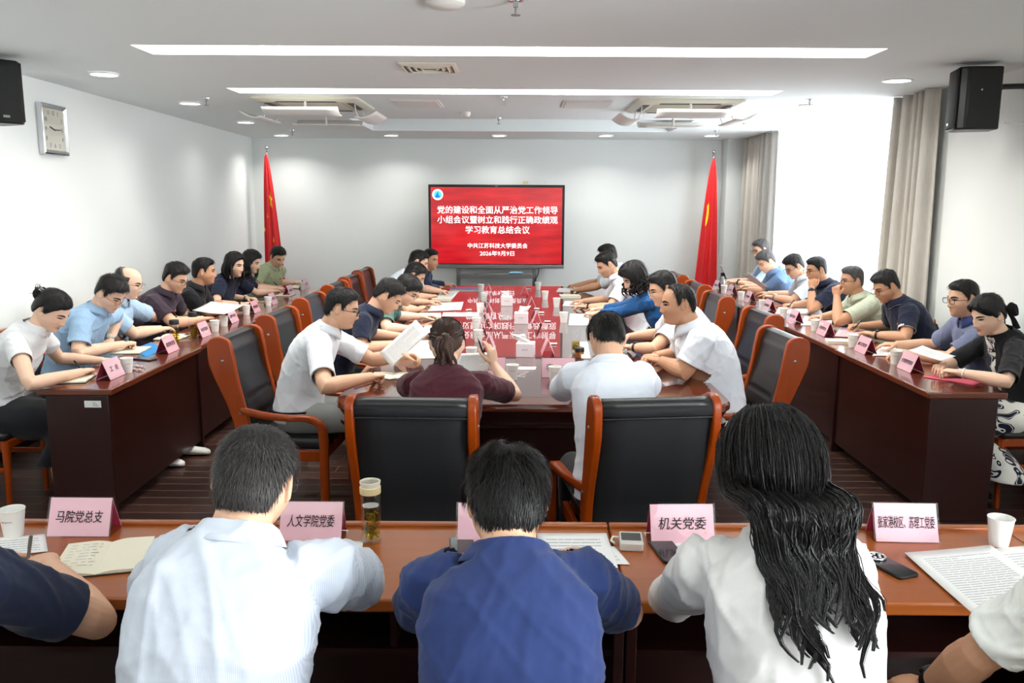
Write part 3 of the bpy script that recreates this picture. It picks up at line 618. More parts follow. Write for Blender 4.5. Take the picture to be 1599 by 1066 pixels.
def cloth(name, col, rough=.85, wr=.35, fine=500): 
    m = mat(name, col, rough, spec=.25, sheen=.12, bump=(9, wr, (1, 1, .6)), var=(5, .05)); return m
m_eye = mat('eye white', srgb(232, 226, 220), .25); m_iris = mat('dark iris', srgb(28, 18, 14), .15); m_lash = mat('eyelid line', srgb(34, 22, 20), .6)
m_specs = mat('dark spectacle frame', srgb(34, 32, 34), .3, metal=.3); m_specs2 = mat('gold spectacle frame', srgb(150, 128, 96), .25, metal=.9)
m_trouser = cloth('black trousers', srgb(26, 27, 32)); m_greytr = cloth('grey trousers', srgb(150, 152, 150)); m_shoe = mat('black leather shoe', srgb(20, 20, 22), .35); m_sneak = mat('white trainer', srgb(225, 224, 220), .55)
m_belt = mat('black belt', srgb(18, 18, 20), .4)

NU, NV = 96, 72
def head_grid(female=False, fat=1.):
    s = np.sin(np.linspace(-PI/2, PI/2, NV))[:, None]; az = np.linspace(0, 2*PI, NU, endpoint=False)[None, :]
    n = 2.35; r = (1-np.abs(s)**n+1e-6)**(1/n); sa, ca = np.sin(az), np.cos(az)
    z = np.where(s > 0, .110*s, .122*s)+0*az; x = .0745*r*sa*fat; y = .096*r*ca
    t = np.clip(-s, 0, 1); fr = np.clip(ca, 0, 1)
    x = x*(1-(.40 if not female else .46)*smoothstep(.25, 1., t)/fat**1.5)
    y = np.where(ca > 0, y+.022*smoothstep(.45, .9, t)*fr, y*(1-.5*smoothstep(.2, .9, t)))
    x = x*(1-.07*smoothstep(.2, .9, fr))
    w = smoothstep(.25, .7, ca)*np.ones_like(z); ax = np.abs(x); g = lambda a, c, q: np.exp(-((a-c)/q)**2)
    d = .0165*g(z, -.038, .013)*g(x, 0, .0105)+.012*g(z, -.014, .022)*g(x, 0, .0085)+.006*g(z, -.041, .008)*g(ax, .012, .006)
    d += -.0085*g(ax, .031, .015)*g(z, .002, .011)+.0035*g(ax, .03, .024)*g(z, .021, .009)+.004*g(ax, .043, .017)*g(z, -.03, .018)
    d += .0065*g(x, 0, .02)*g(z, -.067, .010)-.0045*g(x, 0, .022)*g(z, -.0665, .0026)-.003*g(x, 0, .018)*g(z, -.083, .006)+.006*g(x, 0, .017)*g(z, -.102, .012)
    y = y+d*w
    return np.stack([x, y, z], 2)
HG = {f: head_grid(f) for f in (False, True)}
def face_y(G, x, z):
    Q = G[:, :, :].reshape(-1, 3); Q = Q[Q[:, 1] > .02]; d = (Q[:, 0]-x)**2+(Q[:, 2]-z)**2; i = np.argsort(d)[:4]; w = 1/(d[i]+1e-7); return float((Q[i, 1]*w).sum()/w.sum())
def hair_line(P, f, style):
    az = np.degrees(np.arctan2(np.abs(P[..., 0]), P[..., 1]))
    if style in ('short', 'bald', 'crew'): T = ([0, 30, 48, 60, 70, 77, 83, 90, 108, 120, 133, 150, 180], [f, f-.002, f-.012, f-.030, .02, -.004, .004, .036, .034, .002, -.038, -.056, -.062])
    elif style == 'tied': T = ([0, 30, 55, 75, 88, 98, 115, 130, 150, 180], [f, f-.006, f-.03, .0, -.012, .026, .012, -.03, -.055, -.062])
    else: T = ([0, 25, 45, 60, 75, 100, 180], [f, f-.008, f-.035, -.02, -.09, -.10, -.11])
    return np.interp(az, *T)
def hair_mask(P, f, style):
    zl = hair_line(P, f, style); m = smoothstep(zl-.007, zl+.010, P[..., 2])
    if style == 'bald': bk = smoothstep(.0, -.06, P[..., 1]); m = m*(1-smoothstep(.035+.045*bk, .06+.045*bk, P[..., 2]))
    return m
def remesh(me, vox, it=2, fac=.5):
    o = bpy.data.objects.new('tmp', me); COL.objects.link(o)
    r = o.modifiers.new('r', 'REMESH'); r.mode = 'VOXEL'; r.voxel_size = vox; r.use_smooth_shade = True
    if it: s = o.modifiers.new('s', 'SMOOTH'); s.factor = fac; s.iterations = it
    dg = bpy.context.evaluated_depsgraph_get(); m2 = bpy.data.meshes.new_from_object(o.evaluated_get(dg))
    bpy.data.objects.remove(o); bpy.data.meshes.remove(me); return m2
def verts(me):
    a = np.empty(len(me.vertices)*3, np.float32); me.vertices.foreach_get('co', a); return a.reshape(-1, 3).astype(float)
def setverts(me, V): me.vertices.foreach_set('co', V.astype(np.float32).ravel()); me.update()
def normals(me):
    a = np.empty(len(me.vertices)*3, np.float32); me.vertices.foreach_get('normal', a); return a.reshape(-1, 3).astype(float)
def unit(v): v = np.asarray(v, float); return v/(np.linalg.norm(v)+1e-12)
def rot(v, ax, a): return v*math.cos(a)+np.cross(ax, v)*math.sin(a)+ax*(ax@v)*(1-math.cos(a))
POSES = {'rest': ((16, 22, 12), (20, 26, 14), (24, 28, 16), (28, 30, 18)), 'flat': ((6, 8, 5), (5, 8, 5), (7, 9, 5), (10, 12, 6)),
         'pen': ((42, 48, 22), (52, 58, 28), (64, 66, 36), (70, 72, 38)), 'hold': ((35, 38, 20), (38, 42, 22), (42, 45, 24), (46, 48, 26)),
         'fist': ((72, 88, 52), (76, 92, 54), (78, 92, 54), (80, 90, 52)), 'open': ((12, 18, 10), (22, 30, 16), (30, 36, 20), (34, 40, 22))}
def hand(mb, Wp, d, n, side, pose, s):
    d = unit(d); n = unit(n-d*(n@d)); lat = np.cross(n, d)*(1 if side == 'R' else -1)
    pr = []
    for t, a, b in ((-.012, .024, .019), (.012, .029, .018), (.04, .038, .0165), (.07, .041, .0145), (.09, .037, .011)): pr.append((Wp+d*t*s, a*s, b*s))
    ang = np.arange(14)*2*PI/14
    mb.loft([c+np.outer(np.cos(ang)*a, lat)+np.outer(np.sin(ang)*b, n) for c, a, b in pr])
    tips = []
    for i in range(4):
        base = Wp+d*(.088-(.005, 0, .004, .014)[i])*s+lat*(.0305, .0105, -.0095, -.0285)[i]*s; v = unit(d+lat*(.10, .03, -.04, -.12)[i]); P = [base-v*.02*s, base]; p = base
        ax = unit(np.cross(v, -n))
        for L, a in zip(np.array((.45, .30, .25))*(.070, .078, .073, .057)[i]*s, POSES[pose][i]):
            v = rot(v, ax, math.radians(a)); P.append(p+v*L*.5); p = p+v*L; P.append(p)
        R = np.array((.0098, .0095, .0088, .0088, .0078, .008, .0072, .0056))*s*(.9 if i == 3 else 1); mb.tube(P, R, 10); tips.append(p)
    b0 = Wp+d*.022*s+lat*.02*s-n*.004*s; cl = {'flat': .15, 'rest': .35, 'open': .3}.get(pose, .75)
    v1 = unit(d*.62+lat*(.75-.35*cl)-n*(.2+.35*cl)); p1 = b0+v1*.046*s; v2 = unit(v1+d*.5-lat*.45*cl-n*.12); p2 = p1+v2*.034*s; v3 = unit(v2+d*.25-lat*.3*cl); p3 = p2+v3*.026*s
    mb.tube([b0, (b0+p1)/2, p1, (p1+p2)/2, p2, p3], np.array((.016, .0135, .0112, .0100, .0095, .0068))*s, 10)
    return tips, p3, lat, n, d
def fold(V, k, seed):
    r = np.random.RandomState(seed); out = np.zeros(len(V))
    for i in range(5):
        a = unit(r.normal(size=3)); b = r.normal(size=3)*9; out += (1-np.abs(np.sin(V@a*k*(.7+.25*i)+1.6*np.sin(V@b+r.uniform(0, 6)))))**3/(1+.3*i)
    return out-out.mean()
def cut(me, co, no, rad):
    """open a garment: drop what lies beyond a plane, near the given point"""
    bm = bmesh.new(); bm.from_mesh(me); co = Vector(co); no = Vector(no)
    fs = [f for f in bm.faces if (f.calc_center_median()-co).length < rad]
    es = {e for f in fs for e in f.edges}; vs = {v for f in fs for v in f.verts}
    bmesh.ops.bisect_plane(bm, geom=list(vs)+list(es)+fs, plane_co=co, plane_no=no, clear_outer=True); bm.to_mesh(me); bm.free(); me.update()
PEOPLE = {}
def person(key, label, H, face, hyaw=0, pitch=15, roll=0, female=False, s=1., w=1., lean=.22, skin=0, hair='short', hcol='black', fline=.068, htop=.02, hside=.007, glasses=0,
           shirt=None, sleeve=.72, collar='polo', ccol=None, legs=None, arms=None, vox=.0045, shoes=None, eyes=.7, look=0, knee=.0, fat=1., skirt=None, shw=0., watch=None, badge=False, belt=False, strands=1500, hunch=0., neck=.062, hipx=0., trim=None, foot=(0., 0.)):
    rs = np.random.RandomState(abs(hash(key)) % 1000 if False else sum(map(ord, key))*7 % 997)
    H = np.asarray(H, float); a = math.radians(face); fb = np.array([math.cos(a), math.sin(a), 0]); rb = np.array([fb[1], -fb[0], 0]); Z = np.array([0, 0, 1.])
    ah = math.radians(face+hyaw); pt = math.radians(pitch); rl = math.radians(roll)
    fh = np.array([math.cos(ah)*math.cos(pt), math.sin(ah)*math.cos(pt), -math.sin(pt)]); rh0 = np.array([math.sin(ah), -math.cos(ah), 0]); uh0 = np.cross(rh0, fh)
    rh = rh0*math.cos(rl)-uh0*math.sin(rl); uh = uh0*math.cos(rl)+rh0*math.sin(rl); RH = np.stack([rh, fh, uh], 1)
    h2w = lambda p: H+(np.asarray(p, float)*s)@RH.T
    G = HG[female].copy(); G[..., 0] *= fat
    N = h2w((0, -.03, -.065))+(-fb*.034-Z*neck)*s
    P = N-fb*lean+rb*hipx; P[2] = .50; root = np.array([P[0], P[1], 0])
    t = thing('person', label, 'person', tuple(root))
    L_ = lambda q: np.asarray(q, float)-root
    # spine and torso sections
    Cm = (P+N)/2-fb*(.035+.30*lean+hunch)+Z*.03
    sp = lambda q: (1-q)**2*P+2*q*(1-q)*Cm+q*q*N
    fw = (.90 if female else 1.)*w
    SECT = [(0, .168, .125), (.12, .164, .13), (.3, .15 if not female else .138, .122), (.5, .156 if not female else .148, .125), (.68, .168, .122), (.80, .172, .110), (.88, .156, .094), (.94, .112, .076), (.99, .070, .062), (1.04, .060, .058)]
    def torso(mb, grow=0., mul=1., upto=1.05, start=0.):
        ang = np.arange(28)*2*PI/28; rings = []
        for q, wa, dp in SECT:
            if q > upto or q < start: continue
            c = sp(q) if q <= 1 else N+unit(h2w((0, -.02, -.05))-N)*(q-1)*.9; T = unit(sp(min(q+.02, 1))-sp(min(q, .98)-.02)); D = unit(np.cross(T, rb)); D = D if D@fb > 0 else -D
            e = 2/2.5; ca, sa = np.cos(ang), np.sin(ang); k = 1. if q > .93 else fw
            bust = (1+.16*math.exp(-((q-.62)/.12)**2)) if female else (1+.10*(w-.95)*5*math.exp(-((q-.28)/.2)**2))
            u = np.sign(ca)*np.abs(ca)**e*(wa*k*mul*s+grow); v = np.sign(sa)*np.abs(sa)**e*(dp*k*mul*s+grow); v = np.where(v > 0, v*bust, v)
            rings.append(c+np.outer(u, rb)+np.outer(v, D))
        mb.loft(rings)
    arm = {}
    for sd in ('R', 'L'):
        A = dict(arms.get(sd, {})); sg = 1 if sd == 'R' else -1
        T = np.asarray(A['T'], float) if 'T' in A else P+fb*.36+rb*sg*.1+Z*.1
        S = sp(.84)+rb*sg*(.156*fw*s+shw)+fb*A.get('fwd', .03)-Z*.0
        l1, l2 = .295*s, .25*s
        def solve(Wt):
            v = Wt-S; dd = np.linalg.norm(v); k = max(1., dd/(l1+l2)*1.005); q1, q2 = l1*k, l2*k; u = v/dd
            pole = np.asarray(A['pole'], float) if 'pole' in A else rb*sg*.75-Z*.8-fb*.15
            pole = unit(pole-u*(pole@u)); c = (q1*q1+dd*dd-q2*q2)/(2*dd); return S+u*c+pole*math.sqrt(max(q1*q1-c*c, 0)), k
        if 'E' in A: E = np.asarray(A['E'], float); k = 1.
        else:
            E, k = solve(T)
        d = np.asarray(A['d'], float) if 'd' in A else unit((T-E)*np.array([1, 1, .35])); Wp = T-unit(d)*.075*s
        if 'E' not in A:
            E, k = solve(Wp)
            if A.get('tbl', True) and E[2] < .81: E[2] = .81
        up, fo = np.linalg.norm(E-S), np.linalg.norm(Wp-E)
        if not (.2 < up < .40 and .17 < fo < .36): print('REACH', key, sd, round(up, 2), round(fo, 2), 'S', S.round(2), 'E', E.round(2), 'W', Wp.round(2))
        arm[sd] = dict(S=S, E=E, W=Wp, d=d, pose=A.get('pose', 'rest'), n=np.asarray(A.get('n', (0, 0, 1)), float), watch=A.get('watch'), pen=A.get('pen'))
    # ---- the body: one continuous skin
    mb = MB()
    mb.loft([h2w(G[j]) for j in range(1, NV-1)])
    for sg in (-1, 1):      # ears
        rings = []; ang = np.arange(14)*2*PI/14
        for o_, k in ((-.008, .75), (.002, .95), (.009, 1.), (.013, .86), (.010, .5)):
            rings.append(h2w(np.stack([sg*(.069*fat+o_+.006*(k > .4)*np.clip(-np.cos(ang), 0, 1)), -.006-.006*o_*100*.3+.0175*k*np.cos(ang), -.006+.031*k*np.sin(ang)*(1+.15*np.sin(ang))], 1)))
        mb.loft(rings)
    nr = (.050 if female else .0585)*s*(w**.6)
    mb.tube([N-unit(N-P)*.05, N, (N+h2w((0, -.03, -.06)))/2, h2w((0, -.026, -.055)), h2w((0, -.022, -.01))], [nr*1.2, nr*1.08, nr*.98, nr*.98, nr*.9], 20, U=rb)
    torso(mb, 0, .84)
    tips = {}
    for sd, A in arm.items():
        S, E, Wp = A['S'], A['E'], A['W']; aw = s*(w**.7)*(.86 if female else 1.)
        up = E-S; fo = Wp-E; bend = unit(unit(up)-unit(fo)) if np.linalg.norm(unit(up)-unit(fo)) > .05 else -Z
        pts = [S-up*.12-rb*(1 if sd == 'R' else -1)*.035, S+up*.08, S+up*.35, S+up*.7, E-up*.07, E+bend*.004, E+fo*.10, E+fo*.32, E+fo*.65, E+fo*.92, Wp+unit(fo)*.012]
        mb.tube(pts, np.array([.056, .058, .053, .047, .043, .042, .045, .046, .037, .029, .027])*aw, 16)
        tips[sd] = hand(mb, Wp, A['d'], A['n'], sd, A['pose'], s*(.93 if female else 1.))
    if skirt:
        for sg in (-1, 1):
            hp = P+rb*sg*.085+Z*.03; kn = hp+fb*(.40+knee)-Z*.02; an = kn+fb*foot[0]; an[2] = .09
            mb.tube([P+Z*.05, hp, (hp+kn)/2, kn-fb*.03, kn*.7+an*.3, kn*.3+an*.7, an, an+fb*.03-Z*.05], [.08, .085, .07, .052, .052, .042, .034, .034], 14, U=rb)
    me = mb.mesh('body'); me = remesh(me, vox, 2); V = verts(me)
    lp = (V-H)@RH/s; lip = np.exp(-(lp[:, 0]/.019)**2-((lp[:, 2]+.0665)/.0075)**2)*(lp[:, 1] > .06)*(1. if female else .62)
    inh = (np.abs(lp[:, 2]) < .13) & (np.abs(lp[:, 0]) < .072*fat) & (np.abs(lp[:, 1]) < .11)
    sc = hair_mask(lp, fline, 'short' if hair in ('short', 'crew', 'bald') else 'tied')*inh*.75
    if hair == 'bald': sc = hair_mask(lp, fline, 'bald')*inh*.55
    for nm, val in (('lip', lip), ('scalp', sc)):
        at_ = me.attributes.new(nm, 'FLOAT', 'POINT'); at_.data.foreach_set('value', val.astype(np.float32))
    setverts(me, V-root); me.materials.clear(); link('body', me, SKIN[skin], t, None); me.polygons.foreach_set('use_smooth', [True]*len(me.polygons))
    # ---- face details
    if eyes is not None:
        for sg in (-1, 1):
            E_ = MB(); cx, cz = sg*.0315, .0015; top = []
            U_ = np.linspace(-1, 1, 11); rows = []
            for v in np.linspace(-1, 1, 5):
                rows.append([]) 
                for u in U_:
                    hh = eyes*.0062*(1-u*u)**.75; x = cx+u*.0148; z = cz+v*hh-.0015*sg*u*0; rows[-1].append((x, face_y(G, cx+u*.0148, cz)+.0052*(1-.75*u*u)-.0008*abs(v), z))
            F2 = [(r*11+c, r*11+c+1, (r+1)*11+c+1, (r+1)*11+c) for r in range(4) for c in range(10)]
            E_.add(h2w(np.array(rows).reshape(-1, 3)), F2, 0)
            rows2 = []
            for v in np.linspace(-1, 1, 5):
                for u in np.linspace(-.42, .42, 7):
                    hh = eyes*.0062*(1-u*u)**.75*math.sqrt(max(1-(u/.43)**2, .05)); uu = u+look; rows2.append((cx+uu*.0148, face_y(G, cx+uu*.0148, cz)+.0052*(1-.75*uu*uu)+.0007, cz+v*hh))
            E_.add(h2w(np.array(rows2)), [(r*7+c, r*7+c+1, (r+1)*7+c+1, (r+1)*7+c) for r in range(4) for c in range(6)], 1)
            E_.tube(h2w([(p[0], p[1]+.0012, p[2]) for p in rows[-1]]), [.0010]+[.0022]*9+[.0010], 6, mi=2)
            E_.v = [L_(v) for v in E_.v]; E_.build('eye', [m_eye, m_iris, m_lash], t, 60)
            B_ = MB(); bp = [(sg*q, face_y(G, sg*q, .02)+.001, z) for q, z in ((.013, .018), (.022, .0215), (.032, .0235), (.042, .022), (.05, .0175))]
            B_.tube(h2w(bp), np.array([(.0020, .0036), (.0025, .0046), (.0025, .0046), (.0022, .0034), (.0012, .0016)])*s, 8, U=fh); B_.v = [L_(v) for v in B_.v]; B_.build('eyebrow', HAIR['black'] if hcol != 'grey' else HAIR['salt'], t, 60)
    if glasses:
        g_ = MB()
        for sg in (-1, 1):
            fr = [(sg*.0335+p[0], face_y(G, .0, -.004)*0+.104-.05*abs(p[0]*0)-.02*max(0, abs(sg*.0335+p[0])-.03), -.003+p[1]) for p in rrect(.052, .036, .013, 3)]
            fr.append(fr[0]); g_.tube(h2w(fr), .0013*s if glasses == 2 else .0019*s, 6)
            g_.tube(h2w([(sg*.059, .1035, .003), (sg*.068*fat, .094, .004), (sg*.0755*fat, .04, .003), (sg*.0785*fat, -.005, .002), (sg*.078*fat, -.018, -.012)]), .0015*s, 6)
        g_.tube(h2w([(-.008, .105, .002), (0, .108, .004), (.008, .105, .002)]), .0015*s, 6)
        g_.v = [L_(v) for v in g_.v]; gl = g_.build('glasses', m_specs if glasses == 1 else m_specs2, t, 60)
        ln = MB()
        for sg in (-1, 1): ln.add(L_(h2w([(sg*.0335+p[0], .1035-.02*max(0, abs(sg*.0335+p[0])-.03), -.003+p[1]) for p in rrect(.051, .035, .013, 3)])), [tuple(range(16))])
        ln.build('lens', m_glass, gl)
    # ---- hair: a cap over the skull with locks and strands
    hb = MB(); st = 'tied' if hair in ('tied', 'pony', 'bun') else ('long' if hair in ('bob', 'long', 'curly') else hair)
    m = hair_mask(G, fline, st); z = G[..., 2]; rad = G-np.array([0, -.01, 0]); rad /= np.linalg.norm(rad, axis=2)[..., None]
    th = hside+(htop-hside)*smoothstep(.015, .085, z); 
    if hair == 'curly': th = .03+.012*smoothstep(.0, .08, z)
    elif hair in ('bob', 'long'): th = .017+.006*smoothstep(.02, .09, z)
    elif hair in ('pony', 'bun', 'tied'): th = .010+.010*smoothstep(.02, .09, z)
    th = th*(1+.10*np.sin(G[..., 0]*170+3*np.sin(G[..., 1]*60))*(hair not in ('crew',)))
    if hair in ('short', 'crew'): th = th+.005*smoothstep(.055, .09, z)*smoothstep(.02, .07, G[..., 1])
    T_ = np.where(m > .02, m*th, 0)-.005*(1-m)
    if hair == 'short' and fline < .075: T_ = T_-.010*np.exp(-((G[..., 0])**2+(G[..., 1]+.058)**2+(z-.085)**2)/.011**2)
    HS = G+rad*T_[..., None]
    if key == 'F3': T_ = T_-.03*np.exp(-((G[..., 0]-.004)**2+(G[..., 1]+.045)**2+(z-.098)**2)/.011**2); HS = G+rad*T_[..., None]
    hb.loft([h2w(HS[j]) for j in range(2, NV-1)])
    def lock(pts, r0, r1, n=7, fl=.55):
        k = len(pts); R = np.interp(np.linspace(0, 1, k), [0, .25, 1], [r0*.8, r0, r1]); hb.tube(spline(pts, k*3), np.interp(np.linspace(0, 1, k*3), np.linspace(0, 1, k), R), n, U=rb, flat=fl)
    down = -Z if True else -uh
    if hair == 'long':      # clumps of fine strands that run over the skull and fall down the back in loose waves
        for i in range(165):
            az = math.radians(rs.uniform(50, 180))*(1 if i % 2 else -1); e0 = rs.uniform(.25, 1.35); Q = []
            hr = lambda e, k: np.array([.0745*math.sin(az)*math.cos(e)*k, .098*math.cos(az)*math.cos(e)*k-.004, .112*math.sin(e)*k])
            for e in np.linspace(e0, -.12, 5): Q.append(h2w(hr(e, 1.20)))
            q0 = Q[-1].copy(); L = .215*rs.uniform(.5, 1.08); ph = rs.uniform(0, 6.3, 3); wl = rs.uniform(9, 14); stray = i % 9 == 0
            for k in range(1, 11):
                f_ = k/10; q = q0-Z*L*f_; q = q-rb*((q-N)@rb)*.42*f_**1.2*(0 if stray else 1)+rb*.02*f_
                q = q+(rb*math.sin(ph[0]+f_*wl)+fb*.4*math.cos(ph[1]+f_*wl))*.020*f_**1.3
                if q[2] < N[2]+.08:
                    tq = min(max((q[2]-P[2])/(N[2]-P[2]), 0), 1)
                    for _ in range(6): tq = min(max(tq+(q[2]-sp(tq)[2])/(N[2]-P[2]), 0), 1)
                    cc = sp(tq); wa = np.interp(tq, [k_[0] for k_ in SECT], [k_[1] for k_ in SECT])*fw+.05; dp = np.interp(tq, [k_[0] for k_ in SECT], [k_[2] for k_ in SECT])*fw+.05
                    ru = (q-cc)@rb; lim = -dp*(max(1-abs(ru/wa)**3., 0))**.35-.004-.012*((i*7) % 10)/10
                    if abs(ru) < wa and (q-cc)@fb > lim: q = q+fb*(lim-(q-cc)@fb)
                Q.append(q)
            Q = np.array(Q); tt = np.linspace(0, 1, len(Q)); cr_ = .017*(1-.85*tt**1.5)
            for j in range(34):
                o_ = rs.normal(size=3)*.5; o2 = rs.normal(size=3)*.12; cutn = len(Q) if rs.rand() > .4 else rs.randint(len(Q)-4, len(Q)+1)
                W_pts = Q+np.outer(cr_, o_)*np.array([1, .55, .4])+np.outer(np.sin(tt*11+ph[2]+j)*cr_, o2); W_pts = W_pts[:cutn]
                hb.tube(spline(W_pts, 2*cutn), np.interp(np.linspace(0, 1, 2*cutn), [0, .2, .7, 1], [.0010, .0019, .0015, .0004]), 4)
        hair_done = True
    elif hair in ('bob', 'curly'):
        n_ = {'bob': 130, 'curly': 150, 'long': 330}[hair]; L0 = {'bob': .17, 'curly': .10, 'long': .235}[hair]
        for i in range(n_):
            az = rs.uniform({'curly': 50, 'bob': 66, 'long': 60}[hair], 180)*(1 if i % 2 else -1); ar = math.radians(az); el = rs.uniform(.0, .55 if hair != 'long' else .8)
            p0 = np.array([.078*math.sin(ar)*math.cos(el)*fat, .1*math.cos(ar)*math.cos(el), .09*math.sin(el)]); out = unit(np.array([math.sin(ar), math.cos(ar), 0]))
            p1 = p0*np.array([1.1, 1.1, 0])+np.array([0, 0, p0[2]-.05])+out*(.012 if hair != 'long' else .006); W0, W1 = h2w(p0), h2w(p1); ow = RH@out; ow[2] *= .3
            L = L0*(rs.uniform(.75, 1.08) if hair != 'long' else rs.uniform(.45, 1.1)); pts = [W0, W1]; q = W1.copy(); wv = rs.uniform(0, 6)
            for k in range(1, 6 if hair != 'long' else 10):
                f_ = k/(5 if hair != 'long' else 9); amp = {'bob': .004, 'curly': .02, 'long': .03*f_**1.4}[hair]
                q = W1+down*L*f_+ow*(.012*math.sin(f_*PI*.8)-(.03*f_*f_ if hair == 'bob' else 0))-fb*(.02*f_ if hair == 'long' else 0)+np.array([math.sin(wv+f_*(9 if hair != 'long' else 13)), math.cos(wv*1.3+f_*(8 if hair != 'long' else 12)), .3*math.sin(wv+f_*7)])*amp
                if hair == 'long' and f_ > .75: q = q+ow*.02*(f_-.75)*4*math.sin(wv*2)
                if hair == 'long':
                    g_ = f_**1.3; q = q-rb*((q-N)@rb)*.38*g_*(0 if i % 7 == 0 else 1)
                    if q[2] < N[2]+.07:
                        tq = min(max((q[2]-P[2])/(N[2]-P[2]), 0), 1)
                        for _ in range(6): tq = min(max(tq+(q[2]-sp(tq)[2])/(N[2]-P[2]), 0), 1)
                        cc = sp(tq); wa = np.interp(tq, [k_[0] for k_ in SECT], [k_[1] for k_ in SECT])*fw+.05; dp = np.interp(tq, [k_[0] for k_ in SECT], [k_[2] for k_ in SECT])*fw+.034
                        ru = (q-cc)@rb; rv_ = (q-cc)@fb; lim = -dp*(max(1-abs(ru/wa)**2.6, 0))**.4-.006*(i % 5)-.004
                        if abs(ru) < wa and rv_ > lim: q = q+fb*(lim-rv_)
                pts.append(q)
            lock(pts, rs.uniform(.008, .014) if hair != 'long' else (rs.uniform(.010, .018) if i < 150 else rs.uniform(.0025, .005)), .0012, 7, .55 if hair != 'long' else (.28 if i < 150 else .6))
    if hair == 'pony':
        c0 = h2w((0, -.105, -.012)); hb.sphere(c0, .018, 10)
        for i in range(40):
            o_ = rs.normal(size=3)*.014; e = rs.normal(size=3)*.022; lock([h2w((0, -.09, -.01))+o_*.6, c0+o_-fh*.022, c0+o_*1.4-fh*.034-Z*.05, c0+e*1.2-fh*.028-Z*.11, c0+e*1.1-fh*.012-Z*.165*rs.uniform(.85, 1.1)], .013, .003)
        for i in range(50):
            x = rs.uniform(-1, 1); e = rs.uniform(.2, 1.2); p = np.array([.082*x, -.03+.04*rs.rand(), .10*math.cos(x*1.2)*rs.uniform(.2, 1.05)]); lock([h2w(p*1.1), h2w(p*np.array([.7, 1, .6])*1.12+np.array([0, -.06, 0])), c0], .006, .003, 6, .4)
    if hair == 'bun':
        c0 = h2w((0, -.098, .045))
        for i in range(46):
            u_ = unit(rs.normal(size=3)); v_ = unit(np.cross(u_, rs.normal(size=3))); r_ = rs.uniform(.024, .042); lock([c0+(u_*math.cos(q)+v_*math.sin(q))*r_ for q in np.linspace(0, 2.6, 5)], .009, .003)
        for i in range(12):
            u_ = unit(rs.normal(size=3)+np.array([0, 0, .8])); lock([c0, c0+u_*.045, c0+u_*.06+rs.normal(size=3)*.015], .005, .001)
        for i in range(40):
            x = rs.uniform(-1, 1); p = np.array([.08*x, .04*rs.rand(), .10*math.cos(x*1.2)*rs.uniform(.1, 1.05)]); lock([h2w(p*1.1), h2w(p*np.array([.7, 1, .75])*1.12+np.array([0, -.06, 0])), c0], .006, .003, 6, .4)
    if hair == 'tied':
        c0 = h2w((0, -.10, -.02))
        for i in range(34):
            x = rs.uniform(-1, 1); p = np.array([.08*x, .05*rs.rand(), .10*math.cos(x*1.2)*rs.uniform(.1, 1.05)]); lock([h2w(p*1.1), h2w(p*np.array([.75, 1, .6])*1.12+np.array([0, -.06, 0])), c0], .006, .003, 6, .4)
        for i in range(60):      # side-swept fringe
            sg = 1 if i % 2 else -1; q = rs.uniform(.35, 1.15); lock([h2w((sg*.006, .055, .117)), h2w((sg*.032*q, .097, .086)), h2w((sg*(.040+.018*q), .088-.012*q, .05+.01*rs.rand())), h2w((sg*(.066+.006*q), .06-.02*q, .022+.02*rs.rand())), h2w((sg*.08, .025-.02*q, .005+.02*rs.rand()))], .007, .002, 7, .4)
    # strands
    if strands:
        Gv = HS.reshape(-1, 3); mm = (m*(G[..., 2] > -.07)).reshape(-1); rv = rad.reshape(-1, 3); idx = np.where(mm > .6)[0]
        area = np.sqrt(np.clip(1-(G[..., 2]/.12)**2, .02, 1)).reshape(-1)[idx]; pick = rs.choice(idx, strands, p=area/area.sum())
        p = Gv[pick]+rs.normal(size=(strands, 3))*.002; n_ = rv[pick]; wh = np.array([.006, -.055, .10])
        fl = p-wh; fl[:, 2] -= .02+.05*np.clip(-p[:, 1]*8, 0, 1)+.06*(np.abs(p[:, 0])/.08)**2
        fl[:, 1] += .03*(p[:, 1] > -.03)*(p[:, 2] > .05); fl += rs.normal(size=fl.shape)*.02
        if hair in ('pony', 'bun', 'tied'): fl = np.array([0, -.11, .0])-p; fl += rs.normal(size=fl.shape)*.008
        fl -= n_*(fl*n_).sum(1)[:, None]; fl /= np.linalg.norm(fl, axis=1)[:, None]+1e-9
        ln = (.016 if hair == 'crew' else .026)*rs.uniform(.5, 1.2, strands)[:, None]; lift = rs.uniform(.0, .22, strands)[:, None]*(1. if hair in ('short', 'crew', 'bald') else .5)
        wd = np.cross(fl, n_)*rs.uniform(.0006, .0014, strands)[:, None]*(1.4 if vox > .004 else 1.)
        p = p-n_*.001; a0 = p; a1 = p+fl*ln*.5+n_*ln*lift*.5; a2 = p+fl*ln+n_*ln*lift*.3
        q = h2w(np.stack([a0-wd, a0+wd, a1-wd*.8, a1+wd*.8, a2], 1).reshape(-1, 3)); Fc = []
        for i in range(strands): b_ = i*5; Fc += [(b_, b_+1, b_+3, b_+2), (b_+2, b_+3, b_+4)]
        hb.add(q, Fc)
    hb.v = [L_(v) for v in hb.v]; ho = hb.build('hair', HAIR[hcol], t, 70)
    # ---- upper garment
    sh = MB(); torso(sh, .012*s, 1.0, 1.05)
    nd = unit(h2w((0, -.025, -.05))-N); ends = []
